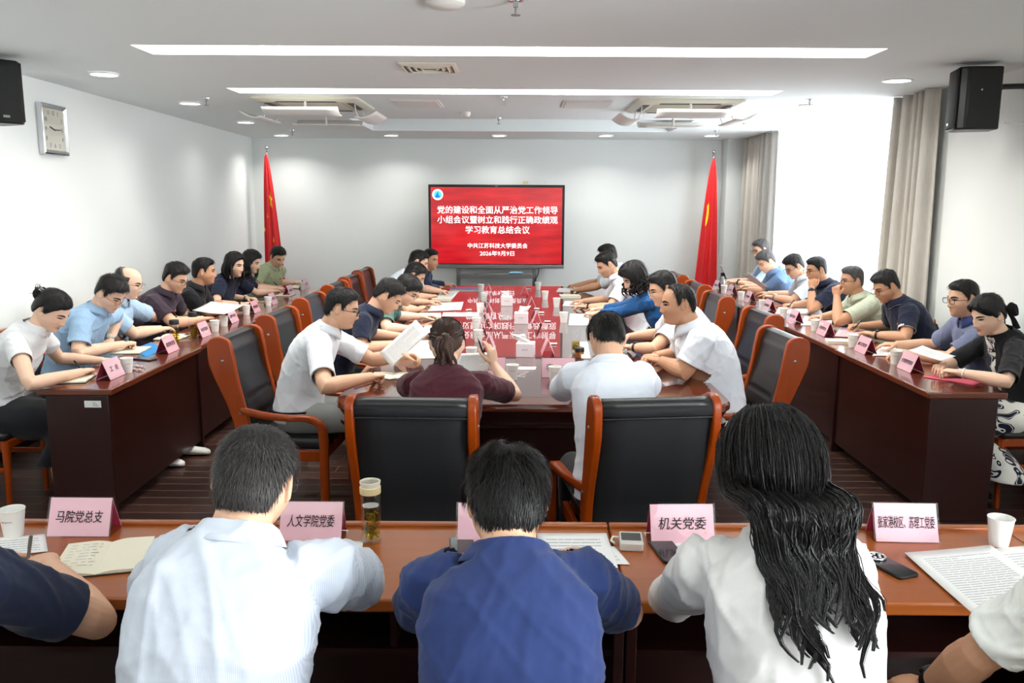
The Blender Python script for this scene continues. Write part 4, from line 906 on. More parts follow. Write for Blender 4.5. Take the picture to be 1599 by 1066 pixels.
    for sd, A in arm.items():
        S, E, Wp = A['S'], A['E'], A['W']; up = E-S; aw = s*(w**.7)*(.88 if female else 1.); sg = 1 if sd == 'R' else -1
        if sleeve <= 1:
            ec = S+up*sleeve; pts = [S-up*.16-rb*sg*.06, S-up*.02, S+up*.25, S+up*.5, ec, ec+unit(up)*.03]; R = [.064, .070, .067, .064, .063+.004*(1-female), .064]; no = unit(up)
        else:
            fo = Wp-E; q = sleeve-1; ec = E+fo*q; pts = [S-up*.16-rb*sg*.06, S-up*.02, S+up*.3, S+up*.75, E, E+fo*min(.3, q*.5), ec, ec+unit(fo)*.03]; R = [.064, .070, .065, .060, .058, .056, .045 if q > .6 else .053, .045 if q > .6 else .053]; no = unit(fo)
        sh.tube(pts, np.array(R)*aw, 18); ends.append((sd, ec, no, R[-1]*aw))
    sv = .0085 if vox > .004 else .0065
    me = remesh(sh.mesh('shirt'), sv, 5); V = verts(me); nn = normals(me)
    wr = fold(V-root, 17, sum(map(ord, key)))*.0046+fold(V-root, 44, 3+sum(map(ord, key)))*.0012
    near = np.min([np.linalg.norm(V-A['S'], axis=1) for A in arm.values()], axis=0); wr *= 1.7 if vox < .0035 else 1.; wr *= .6+1.1*np.exp(-(near/.16)**2)+.5*np.exp(-((V-P)@unit(N-P)-.12)**2/.01)
    setverts(me, V+nn*wr[:, None])
    cut(me, N+nd*(.012 if collar != 'round' else .004), nd, .13); cut(me, P+Z*.005, -Z, .45)
    for sd, ec, no, r in ends: cut(me, ec, no, r*1.8)
    setverts(me, verts(me)-root); me.materials.clear(); so = link('shirt' if collar != 'suit' else 'suit_jacket', me, shirt, t); me.polygons.foreach_set('use_smooth', [True]*len(me.polygons))
    if key == 'S1':      # the printed blouse shows in the open front of the blazer
        me.materials.append(floral)
        for p_ in me.polygons:
            w_ = np.array(p_.center)+root; q = min(max((w_[2]-P[2])/(N[2]-P[2]), 0), 1); r_ = w_-sp(q)
            if r_@fb > .02 and abs(r_@rb) < .014+.05*max(0, q-.25): p_.material_index = 1
    md = so.modifiers.new('thickness', 'SOLIDIFY'); md.thickness = .0025; md.offset = 1
    for sd, ec, no, r in ends:
        mb = MB(); mb.tube([ec-no*.022, ec-no*.01, ec+no*.002], [r*1.015, r*1.05, r*1.03], 18, cap=False); mb.v = [L_(v) for v in mb.v]; c = mb.build('cuff', trim or shirt, so, 60); md = c.modifiers.new('s', 'SOLIDIFY'); md.thickness = .003
    # collar
    if collar:
        mb = MB(); rows = []; na = 41
        prof = {'polo': [(.063, -.004, 0), (.0625, .024, 0), (.067, .034, 0), (.078, .026, 0), (.092, .008, -.012), (.103, -.008, -.030)], 'round': [(.066, -.01, 0), (.065, .004, 0), (.070, .008, 0), (.075, -.004, 0)],
                'suit': [(.064, -.008, 0), (.066, .02, 0), (.074, .022, 0), (.09, -.02, -.05)]}['polo' if collar in ('polo', 'shirt') else collar]
        sc_ = s*(w**.6)*(.9 if female else 1.)
        for r_, z_, dz in prof:
            rows.append([])
            for i in range(na):
                ga = (-1+2*i/(na-1))*(PI-.0)*(.945 if collar != 'round' else 1.); fr = abs(ga)/PI
                rr_ = r_*sc_*(1+.10*max(0, fr-.6)*(collar != 'round')); dr = -fb*math.cos(ga)+rb*math.sin(ga); dr = dr-nd*(dr@nd)*.6
                rows[-1].append(N+nd*(z_*sc_+dz*max(0, fr-.72)/.28-.022*fr**2*sc_)+dr*rr_)
        mb.add(L_(np.array(rows).reshape(-1, 3)), [(j*na+i, j*na+i+1, (j+1)*na+i+1, (j+1)*na+i) for j in range(len(prof)-1) for i in range(na-1)])
        c = mb.build('collar', ccol or shirt, so, 60); md = c.modifiers.new('s', 'SOLIDIFY'); md.thickness = .0028; md.offset = 1
        if trim is not None and collar == 'polo':
            mb = MB(); mb.tube(L_(np.array(rows[-1])+nd*.001), .0022, 6); mb.build('collar_trim', trim, c, 60)
    if badge:
        Vs = verts(me)+root; nn = normals(me); tgt = sp(.66)+fb*.15-rb*.085; i = np.argmin(((Vs-tgt)**2).sum(1)); q = Vs[i]+nn[i]*.002
        nb = unit(nn[i]); ux = unit(np.cross(Z, nb)); uz = np.cross(nb, ux)
        mb = MB(); mb.loft([[q+nb*h_+ux*p[0]*k+uz*p[1]*k for p in rrect(.024, .02, .007, 3)] for h_, k in ((-.004, 1), (.004, 1), (.006, .8))]); mb.loft([[q+nb*h_+ux*(p[0]-.001)+uz*(p[1]-.003) for p in rrect(.011, .009, .004, 3)] for h_ in (.005, .0072)], mi=1)
        mb.v = [L_(v) for v in mb.v]; mb.build('lapel_badge', [m_red, m_yellow], so, 40)
    # ---- lower garment and shoes
    kn_z = .50; LG = MB()
    if not skirt:
        torso(LG, .008, .98, .13)
        for sg, kf in ((1, foot[0]), (-1, foot[1])):
            hp = P+rb*sg*.085*fw+Z*.025; kn = hp+fb*(.42+knee)+rb*sg*.03; kn[2] = .515; an = kn+fb*kf; an[2] = .085
            LG.tube([P+rb*sg*.05+Z*.03-fb*.05, hp, hp*.5+kn*.5, kn-fb*.04, kn+fb*.012-Z*.035, kn*.6+an*.4, an*.8+kn*.2, an], np.array([.10, .102, .088, .072, .066, .062, .054, .054])*s*(w**.5), 16, U=rb)
            ft = MB(); c = an.copy(); rr_ = []; ang = np.arange(14)*2*PI/14; ff = unit(fb+rb*sg*.12); fr_ = np.array([ff[1], -ff[0], 0])
            for y_, wd_, h_, z_ in ((-.06, .02, .02, .03), (-.05, .034, .034, .038), (0, .037, .046, .05), (.06, .04, .036, .038), (.12, .045, .028, .03), (.165, .043, .024, .026), (.195, .03, .018, .02), (.205, .012, .01, .016)):
                rr_.append([np.array([c[0], c[1], 0])+ff*y_*s+fr_*wd_*math.cos(q)*s+Z*max(.003, z_+h_*math.sin(q)) for q in ang])
            ft.loft(rr_); ft.v = [L_(v) for v in ft.v]; ft.build('shoe', shoes or m_shoe, t, 60)
        me = remesh(LG.mesh('trousers'), .012, 4); V = verts(me); nn = normals(me); setverts(me, V+nn*(fold(V-root, 24, 9)*.0022)[:, None]-root)
        me.materials.clear(); lo = link('trousers', me, legs or m_trouser, t); me.polygons.foreach_set('use_smooth', [True]*len(me.polygons))
        if belt:
            mb = MB(); ang = np.arange(28)*2*PI/28; q = .10; c = sp(q); D = fb; rr_ = []
            for h_, g_ in ((-.018, .016), (-.016, .021), (.016, .021), (.018, .016)): rr_.append(c+Z*h_+np.outer(np.sign(np.cos(ang))*np.abs(np.cos(ang))**.8*(.173*fw*s+g_), rb)+np.outer(np.sign(np.sin(ang))*np.abs(np.sin(ang))**.8*(.13*fw*s+g_), D))
            mb.loft(rr_, cap=False); mb.v = [L_(v) for v in mb.v]; mb.build('belt', m_belt, lo, 40)
    else:
        mk, hemz, spread, wm = (tuple(skirt)+(1.,))[:4]; rr_ = []; ang = np.arange(36)*2*PI/36
        path = [(P+Z*.10, .16, .125), (P+Z*.03, .185, .15), (P+fb*.12+Z*.02, .19, .14), (P+fb*.28+Z*.005, .175, .12), (P+fb*.40-Z*.02, .165, .105)]
        T0 = [Z*1., unit(Z+fb*.3), unit(fb+Z*.4), fb, unit(fb-Z)]
        for k in range(4): zz = .42+(hemz-.42)*(k+1)/4; path.append((np.array([*(P+fb*(.43+knee-.02*k))[:2], zz]), .165+spread*(k+1)/4, .10+spread*.6*(k+1)/4)); T0.append(-Z)
        for (c, wa, dp), T in zip(path, T0):
            D = unit(np.cross(rb, T)); rr_.append(c+np.outer(np.cos(ang)*wa*s*wm*(.95 if female else 1), rb)+np.outer(np.sin(ang)*dp*s, D))
        LG.loft(rr_); me = remesh(LG.mesh('skirt'), .012, 5); V = verts(me); nn = normals(me); setverts(me, V+nn*(fold(V-root, 18, 5)*.003)[:, None]-root)
        me.materials.clear(); link('skirt', me, mk, t); me.polygons.foreach_set('use_smooth', [True]*len(me.polygons))
        for sg in (-1, 1):
            ft = MB(); an = P+rb*sg*.085+fb*(.40+knee+foot[0]); ang2 = np.arange(14)*2*PI/14; rr_ = []
            for y_, wd_, h_, z_ in ((-.055, .02, .02, .03), (0, .033, .04, .05), (.06, .036, .026, .03), (.12, .04, .02, .024), (.165, .034, .016, .02), (.18, .012, .008, .016)): rr_.append([np.array([an[0], an[1], 0])+fb*y_+rb*wd_*math.cos(q)+Z*max(.003, z_+h_*math.sin(q)) for q in ang2])
            ft.loft(rr_); ft.v = [L_(v) for v in ft.v]; ft.build('shoe', shoes or m_shoe, t, 60)
    # ---- wrist things and pens
    for sd, A in arm.items():
        if A['watch']:
            kind = A['watch']; fo = unit(A['W']-A['E']); c = A['W']-fo*.022; r = .0305*s*(w**.6)*(.88 if female else 1); n2 = unit(A['n']-fo*(A['n']@fo)); l2 = np.cross(fo, n2); ang = np.arange(20)*2*PI/20
            mb = MB(); hw = .009 if kind != 'bangle' else .004
            mb.loft([c+fo*h_+np.outer(np.cos(ang)*q, n2)+np.outer(np.sin(ang)*q, l2) for h_, q in ((-hw, r), (-hw, r+.003), (hw, r+.003), (hw, r))], cap=False); mb.v = [L_(v) for v in mb.v]
            bo = mb.build('bracelet' if kind == 'bangle' else 'watch', {'steel': m_steel, 'bangle': m_white_pl}.get(kind, m_black), t, 40)
            if kind != 'bangle':
                mb = MB(); mb.loft([c+n2*(r+h_)+np.outer(np.cos(ang)*q, fo)+np.outer(np.sin(ang)*q, l2) for h_, q in ((-.002, .017), (.007, .0175), (.009, .015))]); mb.v = [L_(v) for v in mb.v]; mb.build('watch_face', m_black if kind != 'steel' else m_cream_pl, bo, 40)
        if A['pen']:
            tp, th_, lat, n, d = tips[sd]; q = (tp[0]+th_)/2; dr = unit(-d*.55+n*.8+lat*.12) if A['pen'] is True else unit(A['pen']); zz = max(.0, (q[2]-.768)); k = min(zz/max(dr[2], .3), .045)
            pen_obj(q-dr*k, dr, 'pen in the hand of '+A.get('who', label), key)
    PEOPLE[key] = dict(t=t, tips=tips, H=H, N=N, P=P, sp=sp, fb=fb, rb=rb, RH=RH, h2w=h2w, arm=arm)
    return t
PENS = []
def pen_obj(tip, dr, label, key): PENS.append((tip, dr, key))
W_ = lambda px, py, z=.80: at(px, py, z=z)
def Y(px, py, y): return at(px, py, y=y)
wh = cloth('white shirt cotton', srgb(236, 240, 246)); lb_ = cloth('light blue cotton', srgb(152, 184, 214)); pb = cloth('pale blue polo knit', srgb(168, 196, 222)); pu = cloth('dark plum polo knit', srgb(58, 46, 58)); bk_ = cloth('black polo knit', srgb(26, 26, 30)); nv = cloth('navy cotton', srgb(27, 33, 54)); sage = cloth('sage green polo knit', srgb(158, 168, 134)); pale_sage = cloth('pale sage polo knit', srgb(196, 204, 182))
maroon = cloth('maroon knit', srgb(72, 26, 38)); blue = cloth('royal blue blouse', srgb(28, 84, 140)); royal = cloth('deep blue polo knit', srgb(37, 52, 98)); slate = cloth('slate blue polo knit', srgb(116, 124, 152)); steelb = cloth('steel blue polo knit', srgb(104, 132, 170)); teal = cloth('green grey tee', srgb(74, 108, 100)); suitm = cloth('navy suit wool', srgb(32, 42, 68)); white_tee = cloth('off white tee', srgb(226, 228, 222)); sweater = cloth('white speckled sweater', srgb(212, 210, 208)); ltgrey = cloth('pale grey shirt', srgb(206, 216, 224)); blazer = cloth('black blazer', srgb(22, 23, 27)); skirtm = cloth('black skirt cloth', srgb(24, 25, 30))
wcol = mat('white rib trim', srgb(230, 230, 230), .8); dnv = cloth('dark blue collar', srgb(54, 70, 120))
# pinstripes woven into the foreground shirt
stripe = cloth('white shirt with fine blue stripes', srgb(232, 238, 246)); nt = stripe.node_tree; b = nt.nodes['Principled BSDF']; wv = nt.nodes.new('ShaderNodeTexWave'); wv.inputs['Scale'].default_value = 95; wv.bands_direction = 'X'; tc = nt.nodes.new('ShaderNodeTexCoord'); nt.links.new(tc.outputs['Object'], wv.inputs['Vector'])
mx = nt.nodes.new('ShaderNodeMix'); mx.data_type = 'RGBA'; mx.inputs[6].default_value = srgb(210, 214, 221); mx.inputs[7].default_value = srgb(184, 195, 212); nt.links.new(wv.outputs['Fac'], mx.inputs[0]); nt.links.new(mx.outputs[2], b.inputs['Base Color'])
floral = cloth('white dress with navy leaf print', srgb(226, 224, 216)); nt = floral.node_tree; b = nt.nodes['Principled BSDF']; tc = nt.nodes.new('ShaderNodeTexCoord'); nz = nt.nodes.new('ShaderNodeTexNoise'); nz.inputs['Scale'].default_value = 7; nz.inputs['Distortion'].default_value = 2.2; nz.inputs['Detail'].default_value = 0
cr = nt.nodes.new('ShaderNodeValToRGB'); cr.color_ramp.interpolation = 'CONSTANT'; cr.color_ramp.elements[0].color = srgb(226, 224, 216); cr.color_ramp.elements[1].position = .53; cr.color_ramp.elements[1].color = srgb(22, 24, 48)
e = cr.color_ramp.elements.new(.60); e.color = srgb(226, 224, 216); e = cr.color_ramp.elements.new(.64); e.color = srgb(22, 24, 48)
nt.links.new(tc.outputs['Object'], nz.inputs['Vector']); nt.links.new(nz.outputs['Fac'], cr.inputs[0]); nt.links.new(cr.outputs[0], b.inputs['Base Color'])
# ---- the left wall row, facing the table
ne = .0036
person('L1', 'woman in a white short-sleeved blouse and black skirt writing, nearest of the left row', Y(80, 484, 4.82), 2, -6, 34, 0, female=True, lean=.30, skin=0, hair='bun', fline=.062, shirt=cloth('white linen blouse', srgb(238, 240, 242)), sleeve=.42, collar='shirt', eyes=.4, badge=True, skirt=(skirtm, .26, .03), vox=ne, strands=2500,
       arms=dict(R=dict(T=W_(140, 577, .80), E=W_(46, 600, .81), pose='pen', pen=True), L=dict(T=W_(178, 562, .79), pose='rest')))
person('L2', 'man in a light blue shirt with spectacles writing beside the woman in white', Y(172, 458, 5.6), 0, -14, 34, 0, lean=.27, skin=0, fline=.066, htop=.026, glasses=2, shirt=lb_, collar='shirt', eyes=.4, vox=ne, strands=2500, shoes=m_sneak, foot=(.22, .30),
       arms=dict(R=dict(T=W_(205, 535, .815), E=W_(122, 552, .81), pose='pen', pen=True), L=dict(T=W_(166, 535, .80), d=(.1, -1, 0), pose='rest', watch='steel')))
person('L3', 'balding man in a pale blue polo and spectacles, third of the left row', Y(200, 441, 6.2), 0, 2, 16, 0, w=1.08, lean=.16, skin=0, hair='bald', hcol='salt', fline=.10, glasses=2, shirt=pb, eyes=.5, badge=True, vox=ne,
       arms=dict(R=dict(T=W_(262, 512, .81), pose='rest'), L=dict(T=W_(282, 496, .81), pose='hold', watch='black')))
person('L4', 'man in a dark plum polo and spectacles holding white sheets', Y(274, 434, 6.9), -4, -8, 22, 0, w=1.05, lean=.24, skin=1, htop=.03, hside=.012, glasses=1, shirt=pu, eyes=.45, badge=True, vox=.004,
       arms=dict(R=dict(T=W_(330, 496, .83), pose='hold'), L=dict(T=W_(303, 480, .82), pose='hold')))
person('L5', 'man in a black polo turned in profile, fifth of the left row', Y(318, 424, 7.55), 0, 18, 2, 0, lean=.20, skin=2, htop=.02, shirt=bk_, eyes=.75, badge=True, vox=.004,
       arms=dict(R=dict(T=W_(360, 482, .80), pose='pen', pen=True), L=dict(T=W_(376, 473, .80), pose='rest')))
person('L6', 'woman with a dark bob in a navy top, sixth of the left row', Y(366, 413, 8.25), -8, -14, 10, 0, female=True, lean=.20, skin=0, hair='bob', fline=.07, shirt=nv, collar='round', sleeve=.62, eyes=.65, badge=True, vox=.004,
       arms=dict(R=dict(T=W_(388, 473, .80), pose='rest', watch='black'), L=dict(T=W_(396, 466, .80), pose='rest', watch='steel')))
person('L7', 'woman with shoulder-length black hair in navy, half behind the woman with the bob', Y(392, 408, 8.95), -4, -6, 18, 0, female=True, lean=.22, skin=0, hair='bob', fline=.066, shirt=nv, collar='round', sleeve=.7, eyes=.5, vox=.0045,
       arms=dict(R=dict(T=W_(434, 454, .80), pose='rest'), L=dict(T=W_(440, 450, .80), pose='rest')))
person('L8', 'man in a sage green polo writing, farthest of the left row', Y(433.5, 401, 9.85), -24, -20, 28, 0, lean=.20, skin=1, htop=.024, shirt=sage, eyes=.4, badge=True, vox=.0045,
       arms=dict(R=dict(T=W_(438, 447, .80), pose='pen', pen=True), L=dict(T=W_(467, 440, .80), pose='rest')))
# ---- the left side of the table
person('C1', 'man in a white shirt and spectacles writing, nearest of the left table side', Y(533, 481, 4.92), 0, 4, 14, 0, lean=.20, skin=1, fline=.07, htop=.018, glasses=1, shirt=wh, collar='shirt', sleeve=.78, eyes=.5, badge=True, belt=True, legs=m_greytr, vox=ne, strands=2500, foot=(.12, .16),
       arms=dict(R=dict(T=W_(592, 585, .815), E=W_(507, 604, .82), pose='pen', pen=(-.8, -.1, .22)), L=dict(T=W_(648, 557, .87), pose='hold', n=(.1, .6, .8))))
person('C2', 'man in a navy polo with bowed head, second of the left table side', Y(605, 462, 5.85), 0, 2, 36, 0, lean=.32, skin=1, hair='short', htop=.022, shirt=nv, eyes=.35, vox=ne, strands=2200,
       arms=dict(R=dict(T=W_(632, 535, .80), E=W_(563, 545, .81), pose='rest'), L=dict(T=W_(640, 524, .80), pose='rest')))
person('C3', 'person in a green grey tee with fringe and spectacles, third of the left table side', Y(634, 453, 6.8), 0, -8, 34, 0, lean=.34, skin=0, htop=.03, hside=.016, fline=.05, glasses=2, shirt=teal, collar='round', eyes=.35, vox=.004,
       arms=dict(R=dict(T=W_(645, 508, .80), pose='rest'), L=dict(T=W_(668, 492, .80), pose='rest')))
person('C4', 'man in a light blue shirt, fourth of the left table side', Y(647, 430, 7.9), 0, 0, 30, 0, lean=.32, skin=1, htop=.022, shirt=lb_, collar='shirt', eyes=.35, vox=.0045,
       arms=dict(R=dict(T=W_(659, 479, .80), pose='rest'), L=dict(T=W_(678, 470, .80), pose='rest')))
person('C5', 'man in a pale shirt mostly hidden, fifth of the left table side', Y(653, 409, 8.75), 0, 4, 18, 0, lean=.28, skin=1, htop=.02, shirt=ltgrey, collar='shirt', eyes=.45, vox=.0045,
       arms=dict(R=dict(T=W_(677, 461, .80), pose='rest'), L=dict(T=W_(694, 454, .80), pose='pen')))
person('C6', 'man in a navy suit turned to the camera, farthest of the left table side', Y(672, 405, 9.6), -6, -26, 6, 0, lean=.16, skin=2, hair='short', htop=.016, shirt=suitm, collar='suit', sleeve=1.85, eyes=.8, vox=.0045,
       arms=dict(R=dict(T=W_(688, 448, .80), pose='rest', watch='steel'), L=dict(T=W_(706, 444, .80), pose='hold')))
# ---- the near end of the table, seen from behind
person('M1', 'woman in a maroon knit with a ponytail, back to the camera at the table end', Y(698, 538, 3.98), 92, 2, 26, 0, female=True, w=1.04, lean=.22, skin=0, hair='pony', hcol='brown', fline=.066, shirt=maroon, collar='round', sleeve=.72, eyes=.5, vox=ne, strands=4000, shw=.012,
       arms=dict(R=dict(T=Y(768, 548, 4.36), E=Y(803, 616, 4.19), fwd=.08, d=(-.15, .15, 1), n=(.75, -.6, .1), pose='open', pen=(.3, .1, -.9)), L=dict(T=W_(690, 592, .81), E=Y(634, 604, 4.14), fwd=.08, pose='hold')))
person('M2', 'man in a white shirt bending forward, back to the camera at the table end', Y(948, 530, 3.80), 96, 2, 44, 4, w=1.02, lean=.10, skin=1, htop=.022, hside=.012, shirt=cloth('white shirt poplin', srgb(232, 238, 248)), collar='shirt', sleeve=.74, eyes=.4, vox=ne, strands=4500, hunch=.02,
       arms=dict(L=dict(T=W_(905, 600, .80), E=Y(874, 610, 4.06), fwd=.09, pose='rest'), R=dict(T=W_(968, 602, .80), E=Y(1014, 606, 4.06), fwd=.09, pose='pen')))
# ---- the right side of the table
person('R1', 'heavy balding man in a white shirt sitting upright, nearest of the right table side', Y(1060, 474, 4.98), 180, 4, 4, 0, s=1.05, w=1.2, fat=1.06, lean=.18, skin=2, hair='short', hside=.004, htop=.006, fline=.094, shirt=cloth('white shirt fabric', srgb(234, 239, 247)), collar='shirt', sleeve=.7, eyes=.55, belt=True, vox=ne, strands=1500,
       arms=dict(L=dict(T=Y(1020, 560, 5.0), E=Y(1069, 580, 4.78), pose='hold'), R=dict(T=Y(1014, 556, 5.16), pose='rest')))
person('R2', 'man in a white shirt hidden behind the balding man, second of the right table side', Y(1036, 451, 5.95), 180, 6, 16, 0, lean=.26, skin=1, htop=.026, hside=.012, glasses=2, shirt=wh, collar='shirt', eyes=.5, vox=.004,
       arms=dict(L=dict(T=W_(975, 540, .81), E=W_(1020, 545, .82), pose='rest', watch='black'), R=dict(T=W_(968, 526, .80), pose='rest')))
person('R3', 'woman with full black hair in a royal blue blouse at the table', Y(991, 434, 7.0), 180, 14, 26, 0, female=True, lean=.27, skin=0, hair='curly', fline=.058, shirt=blue, collar='round', sleeve=1.6, eyes=.4, vox=.004,
       arms=dict(L=dict(T=W_(918, 489, .80), pose='rest'), R=dict(T=W_(925, 482, .80), pose='rest')))
person('R4', 'man in a white shirt looking down, fourth of the right table side', Y(948, 413, 8.15), 180, 12, 26, 0, lean=.32, skin=1, htop=.022, shirt=wh, collar='shirt', eyes=.4, vox=.004,
       arms=dict(L=dict(T=W_(905, 478, .80), pose='rest', watch='black'), R=dict(T=W_(900, 470, .80), pose='rest')))
person('R5', 'man in a pale grey shirt, farthest of the right table side', Y(949, 399, 9.2), 180, 10, 16, 0, lean=.28, skin=2, htop=.022, shirt=ltgrey, collar='shirt', eyes=.45, vox=.0045,
       arms=dict(L=dict(T=W_(895, 453, .80), pose='hold'), R=dict(T=W_(893, 445, .80), pose='hold')))
# ---- the right wall row
person('S1', 'woman in a black blazer and leaf-print dress holding paper, nearest of the right row', Y(1543, 491, 4.98), 180, 14, 20, 0, female=True, lean=.20, skin=0, hair='tied', fline=.064, shirt=blazer, collar='suit', sleeve=.93, eyes=.55, vox=ne, strands=2500, skirt=(floral, .2, .16, 1.3), knee=-.15,
       arms=dict(L=dict(T=W_(1478, 578, .835), E=W_(1572, 596, .82), pose='hold', watch='bangle'), R=dict(T=W_(1466, 572, .83), pose='hold')))
person('S2', 'man in a slate blue polo and spectacles, beside the woman in the black blazer', Y(1504, 466, 5.45), 180, 8, 6, 0, w=1.05, lean=.13, skin=1, hair='short', htop=.018, glasses=1, shirt=slate, ccol=dnv, sleeve=.74, eyes=.6, vox=ne,
       arms=dict(L=dict(T=W_(1400, 552, .80), pose='rest'), R=dict(T=W_(1384, 537, .81), pose='rest')))
person('S3', 'man in a navy polo with white piping writing, third of the right row', Y(1384, 447, 6.45), 180, 8, 26, 0, lean=.24, skin=2, htop=.026, glasses=1, shirt=nv, trim=wcol, sleeve=.7, eyes=.4, badge=True, vox=ne,
       arms=dict(L=dict(T=W_(1352, 519, .81), pose='rest', watch='black'), R=dict(T=W_(1330, 508, .81), pose='pen', pen=True)))
s4 = Y(1330, 438, 7.15)
person('S4', 'man in a pale sage polo and spectacles with a fist at his mouth', s4, 180, 10, 2, 0, w=1.05, lean=.24, skin=2, htop=.02, hcol='grey', glasses=1, shirt=pale_sage, eyes=.6, vox=.004,
       arms=dict(L=dict(T=s4+np.array([-.135, -.01, -.065]), E=W_(1309, 503, .82), d=(-.1, .2, 1), n=(-.8, -.6, .1), pose='fist'), R=dict(T=W_(1272, 494, .80), pose='rest')))
s5 = Y(1275, 421, 7.95)
person('S5', 'man in a dark polo and spectacles leaning his cheek on his hand', s5, 180, 10, 10, 0, w=1.05, lean=.24, skin=2, htop=.02, glasses=1, shirt=nv, sleeve=.7, eyes=.5, vox=.004,
       arms=dict(L=dict(T=s5+np.array([-.06, -.085, -.10]), E=W_(1268, 483, .82), d=(.1, .15, 1), n=(-.4, -.9, 0), pose='fist', watch='black'), R=dict(T=W_(1227, 476, .80), pose='pen', pen=True)))
person('S6', 'man in a pale shirt and spectacles holding a sheet, sixth of the right row', Y(1241, 416, 8.65), 180, 8, 30, 0, lean=.24, skin=1, htop=.028, glasses=1, shirt=ltgrey, collar='shirt', eyes=.4, vox=.0045,
       arms=dict(L=dict(T=W_(1198, 462, .83), pose='hold', watch='steel'), R=dict(T=W_(1190, 457, .82), pose='rest')))
person('S7', 'grey-haired man in a steel blue polo reading, seventh of the right row', Y(1197, 408, 9.3), 180, 14, 30, 0, w=1.05, lean=.24, skin=1, htop=.024, hcol='grey', shirt=steelb, eyes=.35, vox=.0045,
       arms=dict(L=dict(T=W_(1164, 451, .81), pose='hold'), R=dict(T=W_(1158, 447, .81), pose='rest')))
person('S8', 'man in a pale blue shirt and spectacles, farthest of the right row', Y(1188, 390, 10.1), 180, 16, 14, 0, lean=.20, skin=1, htop=.022, hcol='salt', glasses=1, shirt=pb, eyes=.45, vox=.0045,
       arms=dict(L=dict(T=W_(1142, 440, .84), pose='hold', watch='black'), R=dict(T=W_(1136, 438, .84), pose='hold')))
# ---- the front row, backs to the camera
fv = .0034
person('F1', 'man in a navy tee writing in a notebook at the left edge', Y(-130, 745, 1.74), 84, -4, 30, 0, w=1.08, lean=.20, skin=1, shirt=nv, collar='round', sleeve=.74, eyes=.4, vox=fv, strands=0,
       arms=dict(R=dict(T=W_(66, 872, .81), E=Y(150, 968, 1.86), fwd=.08, pose='pen', pen=(.25, -.1, .9)), L=dict(T=W_(8, 868, .80), pose='rest')))
person('F2', 'man in white striped shirt with cropped greying hair, back to the camera', Y(398, 754, 1.70), 80, 6, 18, 5, w=1.04, neck=.034, lean=.16, skin=1, hair='short', hcol='salt', htop=.012, hside=.004, glasses=1, shirt=stripe, collar='shirt', sleeve=.74, eyes=.5, vox=fv, strands=14000,
       arms=dict(R=dict(T=W_(480, 880, .80), E=Y(572, 905, 1.93), fwd=.1, pose='rest'), L=dict(T=W_(330, 880, .80), E=Y(240, 930, 1.9), fwd=.1, pose='rest')))
person('F3', 'man in a deep blue polo with thick black hair writing, back to the camera', Y(791, 787, 1.70), 92, 6, 34, 3, w=1.0, neck=.036, lean=.20, skin=1, hair='short', htop=.026, hside=.017, shirt=royal, sleeve=.70, eyes=.4, vox=fv, strands=14000,
       arms=dict(R=dict(T=W_(893, 862, .82), E=Y(976, 955, 1.9), fwd=.1, pose='pen', pen=(-.45, .1, .35)), L=dict(T=W_(742, 868, .80), E=Y(652, 955, 1.9), fwd=.1, pose='rest')))
person('F4', 'woman with long wavy black hair in a white sweater, back to the camera', Y(1203, 735, 1.68), 94, -6, 22, -2, female=True, s=1.02, neck=.045, lean=.18, skin=0, hair='long', fline=.066, shirt=sweater, collar='round', sleeve=1.9, eyes=.5, vox=fv, strands=9000,
       arms=dict(L=dict(T=W_(1085, 868, .80), E=Y(1050, 935, 1.88), fwd=.08, pose='rest'), R=dict(T=W_(1270, 880, .80), E=Y(1322, 930, 1.88), fwd=.08, pose='rest')))
person('F5', 'person in off white tee at the right edge, one forearm lowered', Y(1755, 750, 1.72), 92, 0, 20, 0, w=1.06, lean=.18, skin=2, shirt=white_tee, collar='round', sleeve=.8, eyes=.4, vox=fv, strands=0,
       arms=dict(L=dict(T=Y(1412, 1062, 1.90), E=Y(1530, 1020, 1.72), pose='rest', watch='black', tbl=False), R=dict(T=W_(1690, 880, .80), pose='rest')))

# ------------------------------------------------------------------ chairs of the wall rows
RANKL = ['the woman in the white blouse', 'the light blue shirted man', 'the balding man in pale blue', 'the man in dark plum', 'the man in black polo', 'the bobbed woman in navy', 'the long-haired woman in navy', 'the man in sage green']
for i, k in enumerate(('L1', 'L2', 'L3', 'L4', 'L5', 'L6', 'L7', 'L8')):
    p = PEOPLE[k]; q = p['P']-p['fb']*.03; sidechair(q[0], q[1], math.atan2(p['fb'][1], p['fb'][0])-PI/2, 'wooden chair with black pad under '+RANKL[i], 'chairs of the left wall row')
RANKR = ['the woman in the black blazer', 'the man in slate blue', 'the man with white piping', 'the man with fist at mouth', 'the man leaning on his hand', 'the pale shirted man with sheet', 'the grey-haired reading man', 'the farthest man on the right']
for i, k in enumerate(('S1', 'S2', 'S3', 'S4', 'S5', 'S6', 'S7', 'S8')):
    p = PEOPLE[k]; q = p['P']-p['fb']*.0; sidechair(min(q[0], 3.10), q[1], PI/2, 'wooden chair with black pad under '+RANKR[i], 'chairs of the right wall row')

for k, lb in (('F1', 'the left-edge man'), ('F2', 'the man in stripes'), ('F3', 'the blue polo man'), ('F4', 'the long-haired woman'), ('F5', 'the right-edge person')):
    p = PEOPLE[k]; q = p['P']-p['fb']*.03; sidechair(q[0], q[1], math.atan2(p['fb'][1], p['fb'][0])-PI/2, 'wooden chair with black pad under '+lb+' in the front row', 'chairs of the front row')

